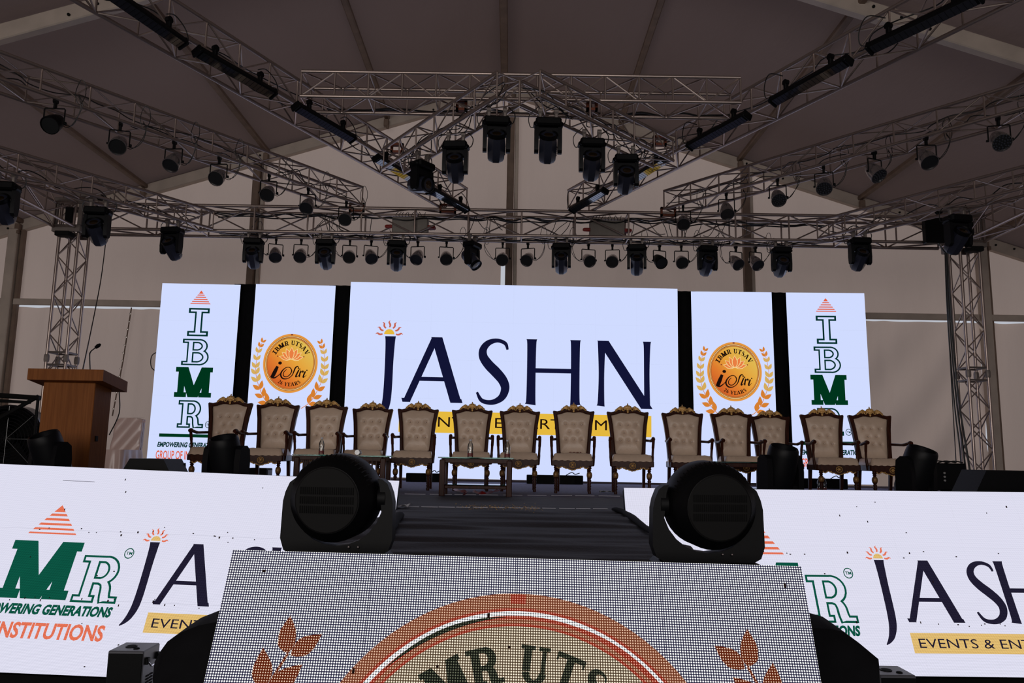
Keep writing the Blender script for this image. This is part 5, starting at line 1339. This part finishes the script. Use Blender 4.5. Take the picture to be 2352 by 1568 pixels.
# flight case with cables at the right
A = at_y(2140, 1063, 10.8); B = at_y(2212, 1066, 10.8)
r = thing('amplifier_case', 'black amplifier case with orange tag at the foot of the right mast', 'case', ((A.x + B.x) / 2, 10.9, STAGE))
hh = A.z - STAGE; w = B.x - A.x
mb = MB(); mb.bbox((0, 0, hh / 2 + .05), (w, .36, hh - .1), .012); mb.build('case', 'black_plastic', r)
mb = MB(); mb.bbox((.08, -.05, .05), (w * .5, .26, .10), .01); mb.build('foot_box', 'dark_grey', r)
mb = MB(); mb.bbox((.05, -.186, .06), (.12, .01, .07), .003); mb.build('tag', 'orange_tag', r)
for q in range(3):
    mb = MB(); mb.lathe([(.014, 0), (.014, .02), (.010, .022)], 10, RX(PI / 2), (-.10, -.18, hh * .5 + q * .05)); mb.build('knob', 'grey_print', r)
for q in range(3):
    mb = MB(); mb.tube(catmull([(-.2 + q * .1, .05, hh - .02), (-.1 + q * .12, .0, hh + .03), (.05 + q * .1, -.04, hh + .01)], 5), .010, 6); mb.build('cable', 'cable_black', r)

# low black bar units on the floor against the screen wall
for (x0, x1, y0, y1, lab) in ((932, 1012, 1086, 1104, 'low black bar unit on the floor behind the fifth chair'), (1210, 1340, 1090, 1108, 'low black bar unit on the floor behind the seventh and eighth chairs'), (1828, 1950, 1098, 1112, 'low black bar unit on the floor behind the thirteenth chair')):
    A = at_y(x0, y0, 13.5); B = at_y(x1, y1, 13.5); w = B.x - A.x; h = max(.12, A.z - STAGE)
    r = thing('floor_bar', lab, 'stage light', ((A.x + B.x) / 2, 13.6, STAGE))
    mb = MB(); mb.bbox((0, 0, h / 2), (w, .12, h), .008); mb.build('housing', 'black_plastic', r)
    for s in (-1, 1):
        mb = MB(); mb.bbox((s * w * .42, -.062, h / 2), (w * .14, .008, h * .8), .002); mb.build('end_plate', 'dark_grey', r)
    mb = MB(); mb.tube(catmull([(w * .2, 0, h), (w * .3, -.02, h + .05), (w * .36, 0, h + .02), (w * .44, -.02, h + .04)], 5), .008, 6); mb.build('cable', 'cable_black', r)
# small case behind the second chair
A = at_y(578, 1082, 12.0); B = at_y(614, 1092, 12.0)
r = thing('cable_case', 'small dark case on the floor behind the second chair', 'case', ((A.x + B.x) / 2, 12.0, STAGE))
mb = MB(); mb.bbox((0, 0, .11), (.3, .3, .22), .01); mb.build('body', 'dark_grey', r); mb = MB(); mb.bbox((.153, 0, .12), (.008, .2, .14), .002); mb.build('side_plate', 'grey_print', r)

# moving heads standing on the stage edge
for px, pyt, tl, pan, lab in ((122, 987, 66, -.5, 'upright moving head on the stage in front of the lectern'), (524, 996, 72, -.3, 'upright moving head on the stage in front of the leftmost chair'), (1790, 1018, 72, .35, 'upright moving head on the stage in front of the twelfth chair'), (2100, 1021, 68, .55, 'upright moving head on the stage in front of the rightmost chair')):
    d = 7.15; P = at_y(px, pyt, d); sc = (P.z - STAGE) / .445
    moving_head('moving_head', lab, (P.x, d, STAGE), math.radians(tl), pan, sc, 'moving heads standing on the stage', True, False, False)

# ================================================================== FOREGROUND
def big_head(label, px0, px1, pyb, d, roll_):
    A = at_y(px0, pyb, d); B = at_y(px1, pyb, d); w = B.x - A.x; c = (A + B) / 2
    r = thing('wash_moving_head', label, 'stage light', (c.x, d, STAGE))
    z0 = c.z - STAGE; hw = w / 2; H = w * .70
    mb = MB(); mb.bbox((0, 0, max(.03, z0 / 2)), (w * .92, .30, max(.05, z0)), .015); mb.build('base', 'black_plastic', r)
    # yoke: outline of a deep U with round corners, extruded in depth
    R = .105 / .44 * w; cut = .36 * w
    out = [(-hw + .035, z0)]
    outer = [(-hw * .80, z0), (-hw * .93, z0 + .016), (-hw, z0 + .06), (-hw * .985, z0 + .20), (-hw * .95, z0 + H * .78), (-hw * .88, z0 + H * .90), (-hw * .78, z0 + H * .955), (-hw * .70, z0 + H * .96)]
    zc = z0 + w * .485; ri = w * .408
    inner = [(-ri * math.cos(a), zc - ri * math.sin(a)) for a in [math.radians(q) for q in (-18, 0, 15, 30, 45, 60, 75, 90)]]
    inner[0] = (-hw * .70, z0 + H * .96 - .0); inner[0] = (-hw * .74, zc + .05); inner[1] = (-hw * .77, zc - .01)
    half = outer + inner
    poly = half + [(-x, z) for x, z in reversed(half)]
    mb = MB()
    # build as strips to stay clean
    L = outer; nO = len(outer)
    pairs = list(zip(list(reversed(outer)), [inner[0], inner[1], inner[2], inner[3], inner[4], inner[5], inner[6], inner[7]]))
    pairs = pairs + [((0, z0), (0, zc - ri))]
    for s in (-1, 1):
        vs = []
        for (o_, i_) in pairs:
            for y in (-.042, .042): vs += [(s * -o_[0] if s < 0 else o_[0] * 1, y, o_[1]), (s * -i_[0] if s < 0 else i_[0], y, i_[1])]
        vs = [((-x if s > 0 else x), y, z) for x, y, z in [(abs(v[0]), v[1], v[2]) for v in vs]]
        f = []
        for k in range(len(pairs) - 1):
            a = k * 4; b_ = a + 4
            f += [(a, b_, b_ + 1, a + 1), (a + 2, a + 3, b_ + 3, b_ + 2), (a, a + 2, b_ + 2, b_), (a + 1, b_ + 1, b_ + 3, a + 3)]
        f.append((0, 1, 3, 2)); e = (len(pairs) - 1) * 4; f.append((e, e + 2, e + 3, e + 1))
        mb.add(vs, f)
    mb.build('yoke', 'black_plastic', r, smooth=30)
    # head: drum whose flat vented back faces the audience
    k = w / .44
    q = Vector((.10 * roll_, 1, .05)).to_track_quat('Z', 'Y').to_matrix().to_4x4()
    T = Matrix.Translation((-.014 * roll_, -.01, zc + .006)) @ q
    mb = MB(); mb.lathe([(.118 * k, -.112), (.128 * k, -.110), (.135 * k, -.098), (.160 * k, -.075), (.170 * k, -.045), (.172 * k, .07), (.160 * k, .11), (.150 * k, .112)], 40, T); hd = mb.build('head', 'black_plastic', r)
    mb = MB(); mb.lathe([(.002, -.114), (.122 * k, -.114), (.126 * k, -.111)], 36, T, (0, 0, 0), False); mb.build('back_plate', 'dark_grey', hd)
    Mq = T @ Matrix.Identity(4)
    bme = MB(); bme.box((0, 0, 0), (.0042 * k, .027 * k, .004)); 
    for row in range(3):
        mb = MB()
        for s in range(26):
            x = (-.104 + s * .0083) * k; y = (.036 - row * .036) * k
            if math.hypot(x, y) < .118 * k: mb.box(T @ Vector((x, y, -.1155)), (.0042 * k, .003, .028 * k))
        mb.build('vent_slots', 'vent_black', hd, smooth=0)
    for s in range(22):                                                     # cooling fins on the crown
        a = math.radians(20 + s * 6.6); p0 = T @ Vector((.160 * k * math.cos(a), .160 * k * math.sin(a), -.073)); p1 = T @ Vector((.1705 * k * math.cos(a), .1705 * k * math.sin(a), -.035))
        rod('fin', p0, p1, .0035, 'black_plastic', hd, 5)
    for s in (-1, 1):
        mb = MB(); mb.lathe([(.05 * k, 0), (.05 * k, .03)], 20, RY(PI / 2 * s), (s * .155 * k, 0, zc + .006)); mb.build('pivot', 'black_plastic', r)
    for s in (-1, 1):
        mb = MB(); mb.ball((hw * .32 + s * .018, -.045, z0 + .03), .006, 6, 4); mb.build('screw', 'chrome', r)
    return r
big_head('large moving head seen from behind on the left of the catwalk nose', 648, 903, 1271, 3.12, 1)
big_head('large moving head seen from behind on the right of the catwalk nose', 1495, 1750, 1288, 3.12, -1)

A = at_y(2148, 528, 12.12); mbx = thing('junction_box', 'flat black junction box fixed to the truss beside the right mast', 'box', (A.x, 12.18, A.z))
mb = MB(); mb.bbox((0, 0, 0), (.30, .12, .42), .01); mb.build('case', 'black_plastic', mbx)
mb = MB(); mb.tube(catmull([(.05, -.03, -.2), (.10, -.04, -.30), (.16, -.02, -.36)], 4), .012, 6); mb.build('cable', 'cable_black', mbx)
# spark machines on the floor
def spark(label, fl, fr, d, handle_side):
    A = at_y(*fl, d); B = at_y(*fr, d); w = B.x - A.x; h = (A.z + B.z) / 2
    r = thing('spark_machine', label, 'effect machine', ((A.x + B.x) / 2, d + w / 2, 0)); dp = w * 1.02
    mb = MB(); mb.bbox((0, 0, h / 2 + .01), (w, dp, h - .02), .006); mb.build('case', 'black_gloss' if False else 'spark_case', r)
    mb = MB(); mb.bbox((0, -dp / 2 - .003, h / 2), (w - .01, .006, h - .03), .002); mb.build('front_panel', 'black_plastic', r)
    for x, y, rr in ((-.02, .0, .030), (.035, -.05, .016)):
        mb = MB(); mb.lathe([(rr * 1.15, 0), (rr * 1.15, .004), (rr, .005)], 20, None, (x, y, h)); mb.build('nozzle_rim', 'black_plastic', r)
        mb = MB(); mb.lathe([(rr * .95, 0), (rr * .9, .006)], 20, None, (x, y, h)); mb.build('nozzle', 'vent_black', r)
    s = handle_side; x = s * w / 2
    mb = MB()
    for y in (-.07, .07): mb.bbox((x + s * .008, y, h - .065), (.022, .035, .04), .004)
    hb = mb.build('handle_bracket', 'black_plastic', r)
    mb = MB(); mb.tube([(x + s * .012, -.07, h - .07), (x + s * .03, -.065, h - .095), (x + s * .03, .065, h - .095), (x + s * .012, .07, h - .07)], .005, 8); mb.build('handle', 'chrome', r)
    mb = MB()
    for k in range(8):
        for j in range(2): mb.box((x + s * .002, -.04 + j * .05, h - .16 - k * .018), (.004, .035, .008))
    mb.build('vent', 'vent_black', r)
    if s > 0:
        g = G(0); glyph(g, SLAB, 'S', -.055, 0, .11, 1.15)
        mb = MB(); mb.add([(v[0], -dp / 2 - .0075, v[1] + h - .36) for v in g.mb.v], g.mb.f); mb.build('emblem', 'grey_print', r, smooth=0)
    mb = MB(); mb.tube(catmull([(x, dp / 2, .1), (x + s * .06, dp / 2 + .02, .16), (x + s * .10, dp / 2, .10), (x + s * .12, dp / 2 - .02, .012)], 6), .006, 6); mb.build('cable', 'cable_black', r)
    for i in (-1, 1):
        for j in (-1, 1):
            mb = MB(); mb.lathe([(.012, 0), (.014, .012)], 8, None, (i * w * .4, j * dp * .4, 0)); mb.build('foot', 'black_plastic', r)
spark('black spark machine on the floor in front of the left screen skirt', (249, 1492), (331, 1497), 5.0, 1)
spark('black spark machine on the floor in front of the right screen skirt', (2021, 1550), (2104, 1550), 4.75, -1)

# black cloth covered speakers flanking the catwalk nose
def draped(label, prof, d, side):
    """prof: outline pixels of the outer edge from the top inwards-out to the floor"""
    pts = [at_y(px, py, d) for px, py in prof]; x0 = min(p.x for p in pts) if side < 0 else max(p.x for p in pts)
    xin = side * 1.10
    r = thing('draped_speaker', label, 'speaker', ((x0 + xin) / 2, d, 0)); ox = (x0 + xin) / 2
    poly = [(p.x - ox, p.z) for p in pts] + [(pts[-1].x - ox + side * .02, .01), (xin - ox, .01), (xin - ox, pts[0].z + .01)]
    mb = MB(); n = len(poly)
    for k, (y, sc) in enumerate(((-.24, .93), (-.2, .985), (0, 1.0), (.2, .985), (.24, .93))):
        mb.v += [((p[0] - (xin - ox)) * sc + (xin - ox), y, p[1] * (sc if p[1] > .05 else 1)) for p in poly]
    for k in range(4):
        for i in range(n): mb.f.append((k * n + i, k * n + (i + 1) % n, (k + 1) * n + (i + 1) % n, (k + 1) * n + i))
    mb.f.append(tuple(range(n - 1, -1, -1))); mb.f.append(tuple(4 * n + i for i in range(n)))
    mb.build('cloth_cover', 'black_cloth', r, smooth=40)
    mb = MB(); mb.bbox((side * -.02, 0, .03), (abs(x0 - xin) * .7, .36, .05), .01); mb.build('plinth', 'black_plastic', r)
draped('rounded black cloth cover over a speaker left of the front screen', [(545, 1394), (500, 1403), (462, 1418), (432, 1438), (416, 1460), (404, 1482), (409, 1520), (415, 1568)], 3.35, -1)
draped('angular black cloth cover over a speaker right of the front screen', [(1810, 1408), (1862, 1410), (1890, 1416), (1926, 1441), (1968, 1476), (1970, 1495), (1964, 1530), (1962, 1568)], 3.35, 1)

# litter on the stage
mb = MB(); rnd = random.Random(2); P = at_z(920, 1165, STAGE + .01)
mb.grid(lambda u, v: (P.x - .07 + .15 * u + .01 * math.sin(v * 9), P.y - .05 + .12 * v, STAGE + .015 + .03 * abs(math.sin(u * 7 + v * 5)) * u), 10, 6); tag(mb.build('crumpled_paper', 'paper', smooth=20), 'crumpled white paper at the left end of the stage edge', 'paper')
P = at_z(1790 * 0 + 1395, 1131, STAGE + .01)
mb = MB(); mb.grid(lambda u, v: (P.x - .1 + .16 * u, P.y - .05 + .12 * v, STAGE + .012 + .025 * abs(math.sin(u * 6 + v * 4))), 8, 5); tag(mb.build('plastic_scrap', 'grey_print', smooth=20), 'dull plastic scrap on the carpet by the ninth chair', 'litter')
mb = MB()
for k in range(420):
    t = rnd.random(); px = 1060 + 180 * t + rnd.gauss(0, 8); py = 1168 + 3 * (t - .5) + rnd.gauss(0, 2.0 + 2 * math.sin(t * 9) ** 2)
    p = at_z(px, py, STAGE + .012); a = rnd.uniform(0, 6.3); s = rnd.uniform(.005, .010)
    e1 = Vector((math.cos(a), math.sin(a), rnd.uniform(-.3, .3))) * s; e2 = Vector((-math.sin(a), math.cos(a), rnd.uniform(-.3, .3))) * s * .6
    p = p + Vector((0, 0, .012)); mb.add([p - e1, p - e2, p + e1, p + e2], [(0, 1, 2, 3)])
o = mb.build('flower_petals', 'petal', smooth=0); o['kind'] = 'stuff'; tag(o, 'scattered yellow flower petals along the front edge of the stage', 'petals')
